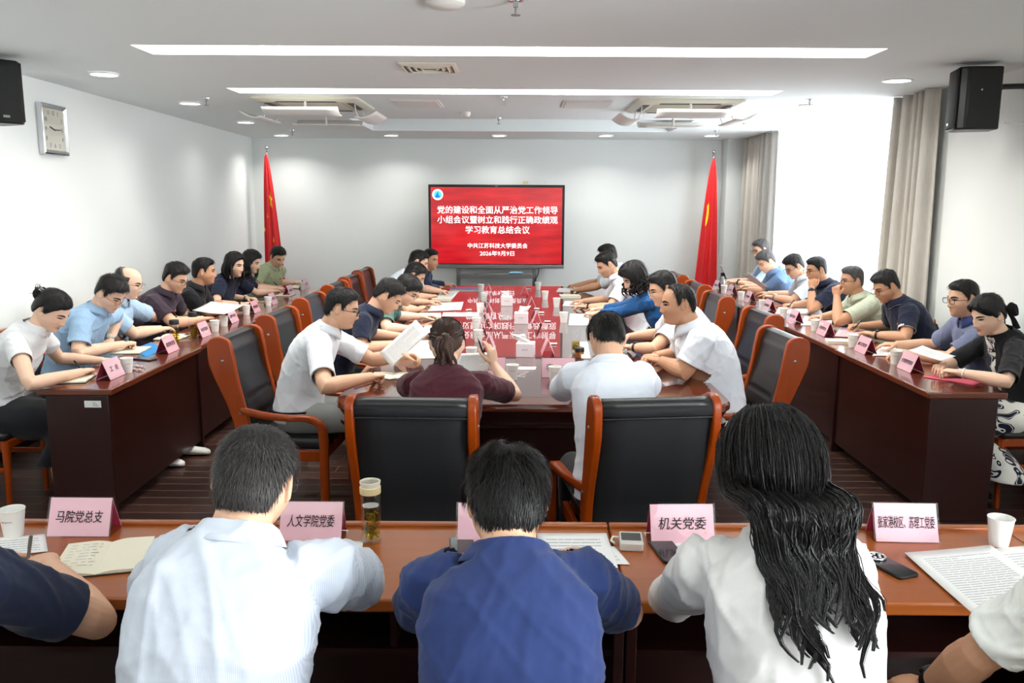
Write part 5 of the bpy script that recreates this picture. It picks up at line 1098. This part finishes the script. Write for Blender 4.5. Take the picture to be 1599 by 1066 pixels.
# ------------------------------------------------------------------ things on the tables
ZT = .7605
m_pink = mat('pink card', srgb(248, 198, 210), .7); m_pinkin = mat('deep pink card reverse', srgb(190, 62, 98), .7); m_ink = mat('black ink', srgb(34, 22, 30), .7)
m_paper = mat('white paper', srgb(240, 240, 238), .8); m_cream = mat('cream paper', srgb(236, 230, 208), .8); m_print = mat('faint grey print', srgb(186, 186, 190), .8)
m_cup = mat('white paper cup', srgb(242, 241, 236), .6); m_leafs = mat('tea leaves', srgb(96, 94, 20), .7); m_cover = mat('dark notebook cover', srgb(34, 30, 34), .5)
def card(px, py, rz, txt, label, group, w=.2, h=.112, d=.09, both=False, loc=None, tw=.72, ts=.040, yw=0, clear=False):
    p = at(px, py, z=ZT) if loc is None else np.asarray(loc, float); t = thing('name_card', label, 'name card', (p[0], p[1], ZT), rz+yw, group)
    def panels(mb, off, ww):      # two sloping panels meeting at the top
        for s in (-1, 1): mb.add([(-ww/2, s*d/2, .002), (ww/2, s*d/2, .002), (ww/2, s*.001, h), (-ww/2, s*.001, h), (-ww/2, s*(d/2-off), .002), (ww/2, s*(d/2-off), .002), (ww/2, s*.0002, h-off), (-ww/2, s*.0002, h-off)], [(0, 1, 2, 3), (7, 6, 5, 4), (0, 4, 5, 1), (0, 3, 7, 4), (1, 5, 6, 2)])
    mb = MB(); panels(mb, .0012, w-.012); mb.build('card_sheet', m_pink, t)
    mb = MB(); mb.v = []; 
    for s in (-1, 1): mb.quad((-w/2+.006, s*(d/2-.0022), .002), (w/2-.006, s*(d/2-.0022), .002), (w/2-.006, s*.0006, h-.003), (-w/2+.006, s*.0006, h-.003))
    mb.build('reverse_side', m_pinkin, t)
    mb = MB(); mb.quad((-w/2, -d/2-.002, 0), (w/2, -d/2-.002, 0), (w/2, -.0005, h+.003), (-w/2, -.0005, h+.003)); mb.quad((-w/2, d/2+.002, 0), (w/2, d/2+.002, 0), (w/2, .0005, h+.003), (-w/2, .0005, h+.003)); mb.quad((-w/2, -d/2-.002, .0005), (w/2, -d/2-.002, .0005), (w/2, d/2+.002, .0005), (-w/2, d/2+.002, .0005)); mb.build('acrylic_holder', m_acrylic, t)
    if txt:
        for s in ((-1, 1) if both else (-1,)):
            me = text_mesh(txt, ts, .002, .0003, shear=.16); xs_ = [v.co.x for v in me.vertices]; wid = max(xs_)-min(xs_); k = min(1.15, tw*w/wid); cx = (max(xs_)+min(xs_))/2
            for v in me.vertices: v.co.x = (v.co.x-cx)*k
            o = link('lettering', me, m_ink, t); sl = math.atan2(h, d/2); zz = .5
            o.location = (0, s*(d/2*(1-zz)+.0032), h*zz); o.rotation_euler = (sl, 0, 0) if s < 0 else (sl, 0, PI)
    return t
def who(k): return {'L': 'left', 'S': 'right'}[k]
LC = [('L1', 186, 590, '工  会', 'front of the woman in the white blouse', .036), ('L2', 273, 550, '离退休党委', 'front of the light blue shirted man', .034), ('L3', 325, 526, '外国语学院党委', 'front of the balding man in pale blue', .03), ('L4', 369, 504, '材料学院党委', 'front of the man in dark plum', .03), ('L5', 404, 489, '理学院党委', 'front of the man in black polo', .03), ('L6', 431, 475.5, '图书馆党总支', 'front of the bobbed woman in navy', .03), ('L7', 458, 462, '后勤党委', 'front of the long-haired woman in navy', .03), ('L8', 482, 451, '保卫处', 'front of the man in sage green', .03)]
for k, x, y, tx, lb, ts in LC: card(x, y, PI/2, tx, 'pink folded name card in '+lb, 'pink name cards on the left desks', ts=ts, loc=at(x, y-1, z=ZT)-np.array([.05, 0, 0]))
RC = [('S1', 1409, 579, '经济管理学院党委', 'front of the woman in the black blazer'), ('S2', 1340, 551, '机械工程学院党委', 'front of the man in slate blue'), ('S3', 1279, 524, '计算机学院党委', 'front of the man with white piping'), ('S4', 1232.5, 504.5, '能源学院党委', 'front of the man with fist at mouth'), ('S5', 1193, 486.5, '船海学院党委', 'front of the man leaning on his hand'), ('S6', 1163.5, 472, '电信学院党委', 'front of the pale shirted man holding a sheet'), ('S7', 1136, 461, '土木学院', 'front of the grey-haired reading man'), ('S8', 1114, 453, '自动化学院', 'front of the farthest man on the right')]
for k, x, y, tx, lb in RC: card(x, y, -PI/2, tx, 'pink folded name card in '+lb, 'pink name cards on the right desks', ts=.028, loc=at(x, y-1, z=ZT)+np.array([.05, 0, 0]))
card(0, 0, 0, '马院党总支', 'pink name card reading five characters beside the open notebook', 'front row name cards', loc=(at(121, 838, z=ZT)+np.array([0, .045, 0])), w=.205)
card(0, 0, 0, '人文学院党委', 'pink name card partly hidden by the man in stripes', 'front row name cards', loc=(at(484, 845, z=ZT)+np.array([0, .045, 0])), w=.205)
card(0, 0, 0, '体        ', 'pink name card mostly hidden behind the blue polo man', 'front row name cards', loc=(at(763, 847, z=ZT)+np.array([0, .045, 0])), w=.205, tw=.9)
card(0, 0, 0, '机关党委', 'pink name card beside the long-haired woman in white', 'front row name cards', loc=(at(1066, 849, z=ZT)+np.array([0, .045, 0])), w=.21, yw=.03)
card(0, 0, 0, '张家港校区、苏理工党委', 'pink name card with the longest text, beside the phone with the ring', 'front row name cards', loc=(at(1418, 847, z=ZT)+np.array([0, .045, 0])), w=.205, yw=-.03, tw=.86)
card(0, 0, 0, ' 工     ', 'pink name card before the woman in maroon', 'near end name cards', loc=(at(763, 588, z=ZT)+np.array([0, .03, 0])), ts=.05, w=.21, both=True)
card(0, 0, 0, '李     一', 'pink name card before the man in white bending forward', 'near end name cards', loc=(at(872, 589, z=ZT)+np.array([0, .03, 0])), ts=.05, w=.21, both=True)
for i, (x, y, lb) in enumerate([(763, 458, 'nearest the screen'), (763, 473, 'second from the screen'), (763, 491, 'third from the screen'), (762, 511, 'fourth from the screen'), (764, 545, 'nearest the woman in maroon')]):
    card(x, y, PI/2, None, 'clear-cased pink card edge-on, left of the tissue boxes, '+lb, 'edge-on name cards left of the tissue boxes')
for i, (x, y, lb) in enumerate([(819, 460, 'nearest the screen'), (830, 481, 'second from the screen'), (838, 505, 'third from the screen'), (855, 552, 'nearest the bending man')]):
    card(x, y, -PI/2, None, 'clear-cased pink card edge-on, right of the tissue boxes, '+lb, 'edge-on name cards right of the tissue boxes')

def make_cup():
    t = thing('paper_cup', 'x', 'cup')
    mb = MB(); mb.lathe([(.0005, .004), (.026, .004), (.0262, 0), (.0275, 0), (.0375, .088), (.0355, .088), (.0262, .006), (.0005, .006)], n=28); mb.build('cup_body', m_cup, t, 40)
    mb = MB(); ang = np.linspace(0, 2*PI, 25); mb.tube([(.0375*math.cos(a), .0375*math.sin(a), .088) for a in ang], .0017, 8); mb.build('rim', m_cup, t, 60)
    for k in range(7):      # a faint line of small print round the front
        a = -PI/2+(k-3)*.14; r = .0345; mb = MB(); mb.box((-.0016, -.0005, -.002), (.0016, .0005, .002)); 
        c, s = math.cos(a+PI/2), math.sin(a+PI/2); mb.v = [v@np.array([[c, s, 0], [-s, c, 0], [0, 0, 1]])+np.array([r*math.cos(a), r*math.sin(a), .056]) for v in mb.v]
        mb.build('printed_mark', m_print, t)
    return t
cup0 = make_cup(); ncup = [0]
def cup(px, py, label, group, rz=0):
    p = at(px, py, z=ZT); loc = (p[0], p[1], ZT)
    if not ncup[0]: ncup[0] = 1; cup0.location = loc; cup0.rotation_euler = (0, 0, rz); cup0['label'] = label; cup0['group'] = group
    else: dup(cup0, loc, rz, label, group)
cup(22, 836, 'white paper cup on the front desk at the left edge', 'cups on the front desks'); cup(1559, 850, 'white paper cup on the front desk at the right, above the printed sheets', 'cups on the front desks', .3)
for x, y, lb in ((199, 581, 'behind the nearest left card'), (336, 517, 'by the man in plum, nearer one'), (350, 509, 'by the man in plum, farther one'), (385, 491, 'before the man in black polo'), (419, 477, 'before the bobbed woman in navy'), (473, 452, 'before the man in sage green')): cup(x, y, 'white paper cup on left desk '+lb, 'cups on the left desks', .6)
for x, y, lb in ((1398, 568, 'nearest, by the woman in the blazer'), (1331, 541, 'by the man in slate blue'), (1272, 516, 'by the man with white piping'), (1223, 496, 'by the man with fist at mouth'), (1190, 482, 'by the man leaning on his hand'), (1157, 468, 'by the man holding a sheet'), (1130, 457, 'by the two farthest men')): cup(x, y, 'white paper cup on right desk '+lb, 'cups on the right desks', -.6)
for x, y, lb in ((751, 455.5, 'farthest'), (755.7, 470, 'second from the screen'), (750, 488, 'third from the screen'), (744, 512, 'fourth from the screen'), (747, 533, 'right of the ponytail')): cup(x, y, 'white paper cup on the long table, left line, '+lb, 'left line of cups on the long table')
cup(736, 563, 'white paper cup behind the printed sheet of the woman in maroon', 'cups at the near end'); cup(800, 592, 'white paper cup by the forearm of the woman in maroon', 'cups at the near end'); cup(866, 595, 'white paper cup before the bending man, in front of his card', 'cups at the near end')
for x, y, lb in ((840, 452, 'farthest'), (851, 467, 'second from the screen'), (869, 479, 'third from the screen'), (880, 503, 'nearest, before the woman in blue')): cup(x, y, 'white paper cup on the long table, right line, '+lb, 'right line of cups on the long table')

for x, y, s, r, lb in ((791, 478, .118, .05, 'farthest'), (814, 506, .118, -.03, 'middle'), (821, 558, .12, -.12, 'nearest')):
    p = at(x, y, z=ZT); t = thing('tissue_box', '%s of the three white tissue boxes along the middle of the table' % lb, 'tissue box', (p[0], p[1]+.06, ZT), r, 'tissue boxes')
    mb = MB(); mb.box((-s/2, -s/2, 0), (s/2, s/2, .095)); mb.build('carton', mat('pinkish white carton', srgb(238, 226, 230), .5), t, bevel=.003)
    mb = MB(); mb.prism([(.035*math.cos(a), .022*math.sin(a)) for a in np.linspace(0, 2*PI, 16, endpoint=False)], 2, .0945, .0962); mb.build('opening', m_print, t)
    mb = MB(); rs = np.random.RandomState(int(x)); rr = []
    for k in range(7):
        q = k/6; w_ = .028*(1+.7*q); rr.append([(w_*math.cos(a)+.035*q*(1 if x > 800 else -.6)*(1 if x != 821 else -1.6), (.010+.006*q)*math.sin(a)+.008*math.sin(3*a+k), .094+.05*q+.008*math.cos(2*a+k)) for a in np.linspace(0, 2*PI, 18, endpoint=False)])
    mb.loft(rr); mb.build('tissue', m_paper, t, 70)
    mb = MB(); a = np.linspace(0, 2*PI, 12, endpoint=False)
    for k in range(4): mb.box((-.02+.011*k, -s/2-.0008, .045+.004*(k % 2)), (-.013+.011*k, -s/2, .056+.004*(k % 2)))
    mb.build('printed_mark', m_print, t)

def tea_bottle(px, py, label, lid=True, r=.033, H=.19, fill=.6, cream=False):
    p = at(px, py, z=ZT); t = thing('tea_bottle', label, 'bottle', (p[0], p[1], ZT))
    mb = MB(); mb.lathe([(r*.9, 0), (r, .004), (r, H*.82), (r*.86, H*.86), (r*.86, H*.9)], n=28); mb.build('glass_body', m_glass, t, 50)
    mb = MB(); mb.lathe([(.0005, .002), (r*.92, .002), (r*.92, .014), (.0005, .014)], n=28); mb.build('thick_base', m_acrylic, t, 40)
    mb = MB(); mb.lathe([(.0005, .016), (r*.84, .016), (r*.84, H*fill), (.0005, H*fill)], n=28); mb.build('tea', m_tea, t, 40)
    mb = MB(); rs = np.random.RandomState(int(px))
    for k in range(60):
        a, q = rs.uniform(0, 6.3), r*.72*math.sqrt(rs.rand()); z = .022+H*fill*.62*rs.rand()**1.5; v = rs.normal(size=3)*.007; c = np.array([q*math.cos(a), q*math.sin(a), z]); u = np.cross(v, rs.normal(size=3)); u = u/np.linalg.norm(u)*.0025
        mb.quad(c-v-u, c+v-u, c+v+u, c-v+u)
    lf = mb.build('tea_leaves', m_leafs, t); lf['kind'] = 'stuff'
    if lid:
        mb = MB(); mb.lathe([(r*.9, H*.85), (r*1.03, H*.86), (r*1.03, H), (r*.95, H*1.02), (.0005, H*1.02)], n=28); mb.build('lid', m_black, t, 40)
    if cream:
        mb = MB(); mb.lathe([(r*1.02, H*.83), (r*1.05, H*.84), (r*1.05, H*.94), (r*.99, H*.95), (r*.9, H*.95)], n=28); mb.build('neck_band', mat('cream band', srgb(222, 208, 160), .5), t, 40)
        mb = MB(); mb.lathe([(r*.95, H*.95), (r*1.02, H*1.0), (r*1.04, H*1.03), (r*.98, H*1.035), (r*.92, H*1.0)], n=28); mb.build('cap_rim', m_cream_pl, t, 40)
        mb = MB(); mb.lathe([(.0005, H*.955), (r*.92, H*.955), (r*.92, H*1.02)], n=28); mb.build('cap', m_acrylic, t, 40)
    return t
tea_bottle(274, 541, 'glass tea bottle with black lid nearest the camera on the left desk'); tea_bottle(303, 531, 'glass tea bottle with black lid behind the first on the left desk', H=.21)
tea_bottle(899, 549, 'open glass tea tumbler without lid beside the bending man', lid=False, H=.18, fill=.42); tea_bottle(580, 845, 'clear tea bottle with cream neck band on the front desk', lid=False, r=.031, H=.19, fill=.62, cream=True)
p = at(905, 553, z=ZT); t = thing('bottle_lid', 'black and gold bottle lid standing beside the open tea tumbler', 'lid', (p[0], p[1], ZT)); mb = MB(); mb.lathe([(.0005, 0), (.03, 0), (.03, .02), (.0005, .02)], n=22); mb.build('rim', mat('gold trim', srgb(160, 110, 50), .3, metal=.8), t, 40); mb = MB(); mb.lathe([(.033, .018), (.033, .045), (.028, .05), (.0005, .05)], n=22); mb.build('cap', m_black, t, 40)
p = at(1107, 449, z=ZT); t = thing('thermos_flask', 'small steel thermos flask at the far end of the right desk', 'flask', (p[0]+.1, min(p[1], 10.02), ZT)); mb = MB(); mb.lathe([(.0005, 0), (.036, 0), (.037, .01), (.037, .15), (.024, .17), (.0005, .17)], n=24); mb.build('flask_body', m_steel, t, 40); mb = MB(); mb.lathe([(.026, .165), (.026, .2), (.02, .206), (.0005, .206)], n=20); mb.build('cap', m_black, t, 40)

# paper goods ---------------------------------------------------------------
def px3(a, b, c, z=ZT): return [at(q[0], q[1], z=z) if len(q) == 2 else at(q[0], q[1], y=q[2]) for q in (a, b, c)]
def sheet(label, O, A, B, z=0., curl=.0, lines=12, m=None, name='paper_sheet', group=None, th=.0012, seed=0, cat='paper'):
    """a sheet with corner O, one edge to A and the other edge to B (world points)"""
    O, A, B = map(lambda q: np.asarray(q, float), (O, A, B)); u, v = A-O, B-O; n = unit(np.cross(u, v)); n = n if n[2] > 0 else -n; O = O+np.array([0, 0, z])
    t = thing(name, label, cat, tuple(O), 0, group)
    S = lambda a, b: u*a+v*b+n*(curl*(4*(a-.5)**2)*.5+curl*(4*(b-.5)**2)*.5+.0)
    k = 9; V = [S(i/(k-1), j/(k-1)) for j in range(k) for i in range(k)]
    mb = MB(); mb.add(V, [(j*k+i, j*k+i+1, (j+1)*k+i+1, (j+1)*k+i) for j in range(k-1) for i in range(k-1)]); o = mb.build('page', m or m_paper, t, 80); s = o.modifiers.new('s', 'SOLIDIFY'); s.thickness = th; s.offset = 0
    if lines:
        rs = np.random.RandomState(seed); mb = MB(); off = n*(th/2+.0006)
        for j in range(lines):
            b0 = .12+.76*j/lines; e = .88 if rs.rand() > .2 else rs.uniform(.4, .8); a0 = .12
            while a0 < e:
                a1 = min(a0+rs.uniform(.06, .2), e); mb.quad(S(a0, b0)+off, S(a1, b0)+off, S(a1, b0+.22/lines)+off, S(a0, b0+.22/lines)+off); a0 = a1+.012
        mb.build('printed_text', m_print, t)
    return t
def notebook(label, px, py, rz, w=.145, h=.21, open_=True, m=None, cover=None, z=0, group=None, lines=6):
    p = at(px, py, z=ZT); t = thing('notebook', label, 'notebook', (p[0], p[1], ZT+z), rz, group)
    if open_:
        mb = MB(); mb.box((-w-.004, -h/2-.004, 0), (w+.004, h/2+.004, .003)); mb.build('cover', cover or m_cover, t, bevel=.001)
        for s in (-1, 1):
            mb = MB(); rr = []
            for k in range(10):
                a = k/9; zz = .004+.010*math.sin(min(a*2.2, 1)*PI/2)*(1-.35*a); rr.append([(s*w*a, -h/2, .003), (s*w*a, h/2, .003), (s*w*a, h/2, zz), (s*w*a, -h/2, zz)])
            mb.loft(rr); pg = mb.build('page_block', m or m_cream, t, 40)
            if s < 0 and lines:
                mb = MB(); rs = np.random.RandomState(int(px))
                for j in range(lines):
                    x0 = -w*.86
                    while x0 < -w*.2: x1 = x0+rs.uniform(.008, .03); zz = .0045+.010*math.sin(min(-x0/w*2.2, 1)*PI/2)*(1-.35*(-x0/w)); mb.quad((x0, h*.40-.022*j, zz), (min(x1, -w*.15), h*.40-.022*j, zz), (min(x1, -w*.15), h*.40-.022*j-.004, zz), (x0, h*.40-.022*j-.004, zz)); x0 = x1+.006
                mb.build('handwriting', m_print, pg)
    else:
        mb = MB(); mb.box((-w/2, -h/2, 0), (w/2, h/2, .014)); mb.build('page_block', m or m_cream, t, bevel=.001); mb = MB(); mb.box((-w/2-.003, -h/2-.003, .014), (w/2+.003, h/2+.003, .016)); mb.box((-w/2-.003, -h/2-.003, -.0), (w/2+.003, h/2+.003, .001)); mb.build('cover', cover or m_cover, t)
    return t
notebook('open cream notebook with handwriting on the front desk by the left-edge man', 163, 872, .26, w=.122, h=.235, lines=8)
a_ = px3((1412, 866), (1590, 850), (1533, 974)); sheet('large printed white sheets hanging over the front desk edge at the right', a_[0], a_[0]+unit(a_[1]-a_[0])*.30, a_[0]+unit(a_[2]-a_[0])*.42, .004, .003, 24, seed=3)
a_ = px3((1492, 862), (1640, 850), (1600, 960)); sheet('second printed page lying under the large sheets at the right edge', a_[0], a_[1], a_[2], .001, .002, 18, seed=4)
a_ = px3((478, 876), (562, 876), (488, 846)); sheet('white paper on the front desk by the striped shirt elbow', *a_, .002, .001, 6, seed=5)
a_ = px3((845, 888), (965, 888), (838, 834)); sheet('white paper the blue polo man is writing on', *a_, .003, .001, 8, seed=6); a_ = px3((900, 880), (984, 882), (880, 852)); sheet('second white page to the right of the blue polo man', *a_, .001, .001, 8, seed=7)
a_ = px3((-20, 870), (75, 862), (-20, 842)); sheet('white paper beneath the hands of the left-edge man', *a_, .002, .001, 6, seed=8)
a_ = px3((1040, 880), (1095, 880), (1048, 846)); sheet('white paper beneath the left hand of the long-haired woman', *a_, .002, .001, 5, seed=9)
# left desks
notebook('cream notebook under the pen of the woman in the white blouse', 118, 592, PI/2+.2, w=.12, h=.17, group='notebooks on the left desk')
notebook('open cream notebook of the light blue shirted man', 205, 548, PI/2+.1, w=.13, h=.19)
a_ = px3((228, 558), (258, 545), (206, 546)); sheet('bright blue folder edge under the light blue man’s notebook', *a_, .001, 0, 0, mat('blue card folder', srgb(30, 140, 210), .5), 'folder', cat='folder')
notebook('open notebook of the balding man behind the tea bottles', 270, 527, PI/2, w=.13, h=.19); notebook('small closed notebook of the man in black polo', 388, 487, PI/2+.2, w=.12, h=.17, open_=False); notebook('closed notebook before the bobbed woman in navy', 417, 470, PI/2-.1, w=.13, h=.18, open_=False); notebook('open notebook of the long-haired woman in navy', 446, 461, PI/2, w=.12, h=.17); notebook('open notebook of the man in sage green', 462, 449, PI/2, w=.13, h=.18)
O = Y(300, 486, 6.95); sheet('white sheets held up by the man in dark plum', O, Y(351, 492, 6.80), Y(330, 472, 7.12), 0, .01, 8, seed=11)
# the long table
notebook('open notebook with dark cover before the man in the white shirt', 612, 588, .0, w=.12, h=.17)
O = Y(612, 573, 4.93); sheet('printed white sheet lifted by the man in the white shirt', O, Y(669, 521, 5.02), Y(593, 551, 4.98), 0, .008, 14, seed=12)
O = Y(704, 582, 4.42); sheet('printed white sheet standing before the woman in maroon', O, Y(761, 580, 4.42), Y(716, 552, 4.47), 0, .004, 12, seed=13)
for (a, b, c, lb, m) in (((628, 560), (680, 560), (640, 545), 'white papers under the lifted sheet, nearest of the left side', None), ((640, 545), (684, 545), (652, 532), 'printed papers before the navy polo man', None), ((655, 520), (692, 520), (664, 509), 'papers before the green grey tee', None), ((690, 494), (748, 494), (692, 488), 'long narrow white sheet pointing at the cups', None), ((668, 486), (720, 484), (676, 473), 'white sheets with a folded corner on the left table side', None), ((676, 468), (706, 467), (690, 455), 'fanned pages before the navy suit man', None)):
    a_ = px3(a, b, c); sheet(lb, *a_, .0015, .002, 8, m, seed=int(a[0]))
notebook('closed cream notebook before the person in the green grey tee', 671, 494, .1, w=.2, h=.26, open_=False, cover=m_cream); notebook('closed cream notebook farther along the left table side', 690, 467, .0, w=.2, h=.24, open_=False, cover=m_cream)
notebook('blue patterned folder before the navy suit man', 727, 452, .02, w=.36, h=.3, open_=False, cover=mat('indigo folder', srgb(78, 84, 140), .4))
for (a, b, c, lb) in (((868, 456), (905, 457), (872, 450), 'stacked papers before the farthest man on the right side'), ((878, 478), (912, 479), (882, 470), 'papers before the white shirted man looking down'), ((888, 508), (920, 508), (890, 490), 'printed papers before the woman in blue'), ((908, 560), (922, 560), (905, 534), 'narrow sheet beside the open tea tumbler'), ((945, 545), (975, 545), (950, 532), 'paper beneath the watch hand behind the bending man')):
    a_ = px3(a, b, c); sheet(lb, *a_, .0015, .002, 8, None, seed=int(a[0]))
notebook('closed notebook before the white shirted man on the right side', 890, 463, .05, w=.22, h=.2, open_=False, cover=m_cream)
for i, (x, y, lb) in enumerate(((864, 538, 'right of the nearest edge-on card'), (845, 489, 'right of the third edge-on card'), (838, 483, 'right of the second edge-on card'), (826, 452, 'right of the farthest edge-on card'), (732, 485, 'beside the red pen'), (855, 503, 'left of the nearest right cup'))):
    p = at(x, y, z=ZT); mb = MB(); rs = np.random.RandomState(i)
    rr = [[((k-3)*.009, .012*math.cos(a)*(1+.3*rs.rand()), .008+.007*math.sin(a)*(.6+.6*rs.rand())) for a in np.linspace(0, 2*PI, 10, endpoint=False)] for k in range(7)]
    mb.loft(rr); tag(mb.build('tissue_wad', m_paper, None, 60, loc=(p[0], p[1], ZT)), 'small crumpled white tissue '+lb, 'tissue', 'crumpled tissues')
a_ = px3((806, 577), (836, 577), (808, 573)); sheet('small white paper slip in front of the nearest tissue box', *a_, .001, 0, 0, None, 'paper_slip')
# right desks
a_ = px3((1442, 589), (1520, 602), (1466, 583)); sheet('red folder under the arm of the woman in the blazer', *a_, .003, 0, 0, mat('rose folder', srgb(214, 90, 110), .5), 'folder', th=.006, cat='folder')
O = Y(1418, 548, 5.05); sheet('white pages held up by the woman in the black blazer', O, Y(1470, 565, 4.92), Y(1440, 541, 5.12), 0, .008, 6, seed=21); 
a_ = px3((1362, 556), (1420, 556), (1374, 542)); sheet('printed white papers before the man in slate blue', *a_, .002, .002, 8, None, seed=22)
notebook('beige closed book before the man with white piping', 1312, 534, PI/2-.2, w=.14, h=.2, open_=False, cover=m_cream); a_ = px3((1302, 526), (1345, 527), (1312, 512)); sheet('pinkish printed page under the pen of the man with white piping', *a_, .002, .004, 8, mat('pale rose paper', srgb(230, 196, 200), .8), seed=23)
a_ = px3((1250, 508), (1298, 509), (1256, 494)); sheet('white papers before the man with fist at mouth', *a_, .002, .001, 8, None, seed=24); a_ = px3((1210, 490), (1262, 490), (1216, 480)); sheet('white papers before the man leaning on his hand', *a_, .002, .001, 8, None, seed=25); notebook('dark notebook before the man holding a sheet', 1190, 471, PI/2, w=.14, h=.2, open_=False)
O = Y(1192, 452, 9.15); sheet('white sheet held by the grey-haired reading man', O, Y(1161, 429, 9.2), Y(1200, 449, 9.0), 0, .004, 0, seed=26); O = Y(1131, 434, 10.1); sheet('white sheet held by the farthest man on the right', O, Y(1122, 412, 10.15), Y(1136, 436, 9.95), 0, .003, 0, seed=27)

# pens ---------------------------------------------------------------------
def pen(tip, dr, label, m=None, group=None):
    tip = np.asarray(tip, float); dr = unit(dr); t = thing('pen', label, 'pen', tuple(tip), 0, group); P = lambda k: dr*k
    mb = MB(); mb.tube([P(0), P(.004), P(.014), P(.02)], [.0006, .0012, .0034, .0042], 10); mb.build('nib', m_steel, t, 50)
    mb = MB(); mb.tube([P(.02), P(.05), P(.135), P(.14)], [.0044, .0048, .0048, .004], 10); mb.build('barrel', m or m_black, t, 50)
    u = unit(np.cross(dr, (.3, .9, .1))); mb = MB(); mb.tube([P(.095)+u*.006, P(.132)+u*.006, P(.136)+u*.003], .0014, 6); mb.build('clip', m_steel, t, 50)
PL = dict(L1='the woman in the white blouse', L2='the light blue shirted man', L5='the man in black polo', L8='the man in sage green', C1='the man in the white shirt', M1='the woman in maroon', S3='the man with white piping', S5='the man leaning on his hand', F1='the left-edge man', F3='the blue polo man')
for tip, dr, k in PENS: pen(tip, dr, 'pen held by '+PL.get(k, k), m_black if k != 'F1' else mat('grey pen barrel', srgb(120, 120, 124), .4))
for x, y, a, lb, m in ((286, 526, .9, 'black pen lying on the balding man’s notebook', m_black), (1396, 543, .2, 'dark pen lying on the papers before the man in slate blue', m_black), (708, 488, .3, 'red pen lying before the left line of cups', m_red)):
    p = at(x, y, z=ZT); pen((p[0], p[1], ZT+(.018 if x == 286 else .009)), (math.cos(a), math.sin(a), 0), lb, m)
# phones and small devices --------------------------------------------------
def phone(px, py, rz, label, z=0): 
    p = at(px, py, z=ZT); t = thing('mobile_phone', label, 'phone', (p[0], p[1], ZT+z), rz)
    mb = MB(); mb.prism(rrect(.075, .16, .012), 2, 0, .0085); mb.build('casing', m_black, t, bevel=.002); mb = MB(); mb.prism(rrect(.069, .154, .009), 2, .0084, .009); mb.build('screen', mat('phone glass', srgb(34, 40, 42), .12), t); return t
t = phone(1387, 885, .36, 'dark mobile phone with a silver ring holder on the front desk')
mb = MB(); ang = np.linspace(0, 2*PI, 25); mb.tube([(.026*math.cos(a), .05+.026*math.sin(a), .0125) for a in ang], .0045, 8); 
for k in range(5): mb.sphere((.013*math.cos(k*1.2566), .05+.013*math.sin(k*1.2566), .0125), .006, 8)
mb.build('ring_holder', m_chrome, t, 60)
phone(722, 858, .1, 'dark mobile phone left of the blue polo man'); phone(1042, 862, .15, 'dark mobile phone by the long-haired woman’s left hand'); phone(226, 561, 1.2, 'dark mobile phone beside the blue folder on the left desk'); phone(1490, 590, 1.3, 'dark mobile phone on the red folder of the woman in the blazer', .0075)
p = at(985, 851, z=ZT); t = thing('voice_recorder', 'silver pocket device with dark screen on the front desk', 'device', (p[0], p[1], ZT), -.08); mb = MB(); mb.prism(rrect(.072, .095, .008), 2, 0, .026); mb.build('casing', mat('silver plastic', srgb(206, 202, 196), .3, metal=.2), t, bevel=.003); mb = MB(); mb.box((-.03, -.024, .026), (.03, .034, .0265)); mb.build('screen', m_black, t); mb = MB(); mb.tube([(-.036, .03, .012), (-.055, .028, .014), (-.06, .015, .006), (-.05, .0, .004)], .004, 8); mb.build('wrist_strap', m_cream_pl, t, 60)
for i, (x, y) in enumerate(((209, 578), (214, 573), (221, 574), (218, 579))):
    p = at(x, y, z=ZT); mb = MB(); mb.sphere((0, 0, .008), (.014, .009, .008), 10); mb.tube([(-.013, 0, .008), (-.022, .003, .008)], [.002, .006], 6); mb.tube([(.013, 0, .008), (.022, -.003, .008)], [.002, .006], 6); tag(mb.build('wrapped_sweet', mat('clear sweet wrapper', srgb(214, 196, 190), .15), None, 60, loc=(p[0], p[1], ZT)), 'small wrapped sweet beside the nearest paper cup on the left desk', 'sweet', 'wrapped sweets')
# ---- hair things of the two women on the edges
q = PEOPLE['L1']; c = q['h2w']((0.022, -.075, .075)); t = thing('hair_clip', 'silver claw clip in the bun of the woman in the white blouse', 'hair clip', tuple(c))
mb = MB(); d0, u0 = q['RH'][:, 1], q['RH'][:, 2]
mb.tube([-d0*.035, d0*.035], .005, 8); mb.tube([-d0*.03+u0*.014, d0*.03+u0*.014], .004, 8); mb.tube([-d0*.03, -d0*.03+u0*.014], .003, 6); mb.tube([d0*.03, d0*.03+u0*.014], .003, 6); mb.build('bar', m_chrome, t, 60)
q = PEOPLE['S1']; c = q['h2w']((0, -.125, -.012)); t = thing('hair_bow', 'black ribbon bow with white edging tied behind the woman in the blazer', 'hair bow', tuple(c)); r0, f0, u0 = q['RH'].T
for s in (-1, 1):
    mb = MB(); rr = []
    for k in range(9):
        a = k/8; wd = .012+.034*math.sin(PI*min(a*1.05, 1)*.75); rr.append([r0*s*.075*a+u0*(wd*math.sin(g))+f0*(-.01+.012*math.cos(g)) for g in np.linspace(0, 2*PI, 12, endpoint=False)])
    mb.loft(rr); mb.build('loop', blazer, t, 60)
    mb = MB(); mb.tube(spline([np.zeros(3), r0*s*.03-u0*.06-f0*.01, r0*s*.045-u0*.13-f0*.012], 8), np.linspace(.006, .02, 8), 8, flat=.25); mb.build('tail', blazer, t, 60)
    mb = MB(); mb.tube([r0*s*.01+u0*.02-f0*.022, r0*s*.05+u0*.044-f0*.022, r0*s*.076+u0*.02-f0*.02], .002, 6); mb.build('edging', m_white_pl, t, 60)
mb = MB(); mb.sphere((0, 0, 0), (.016, .016, .02), 10); mb.build('knot', blazer, t, 60)
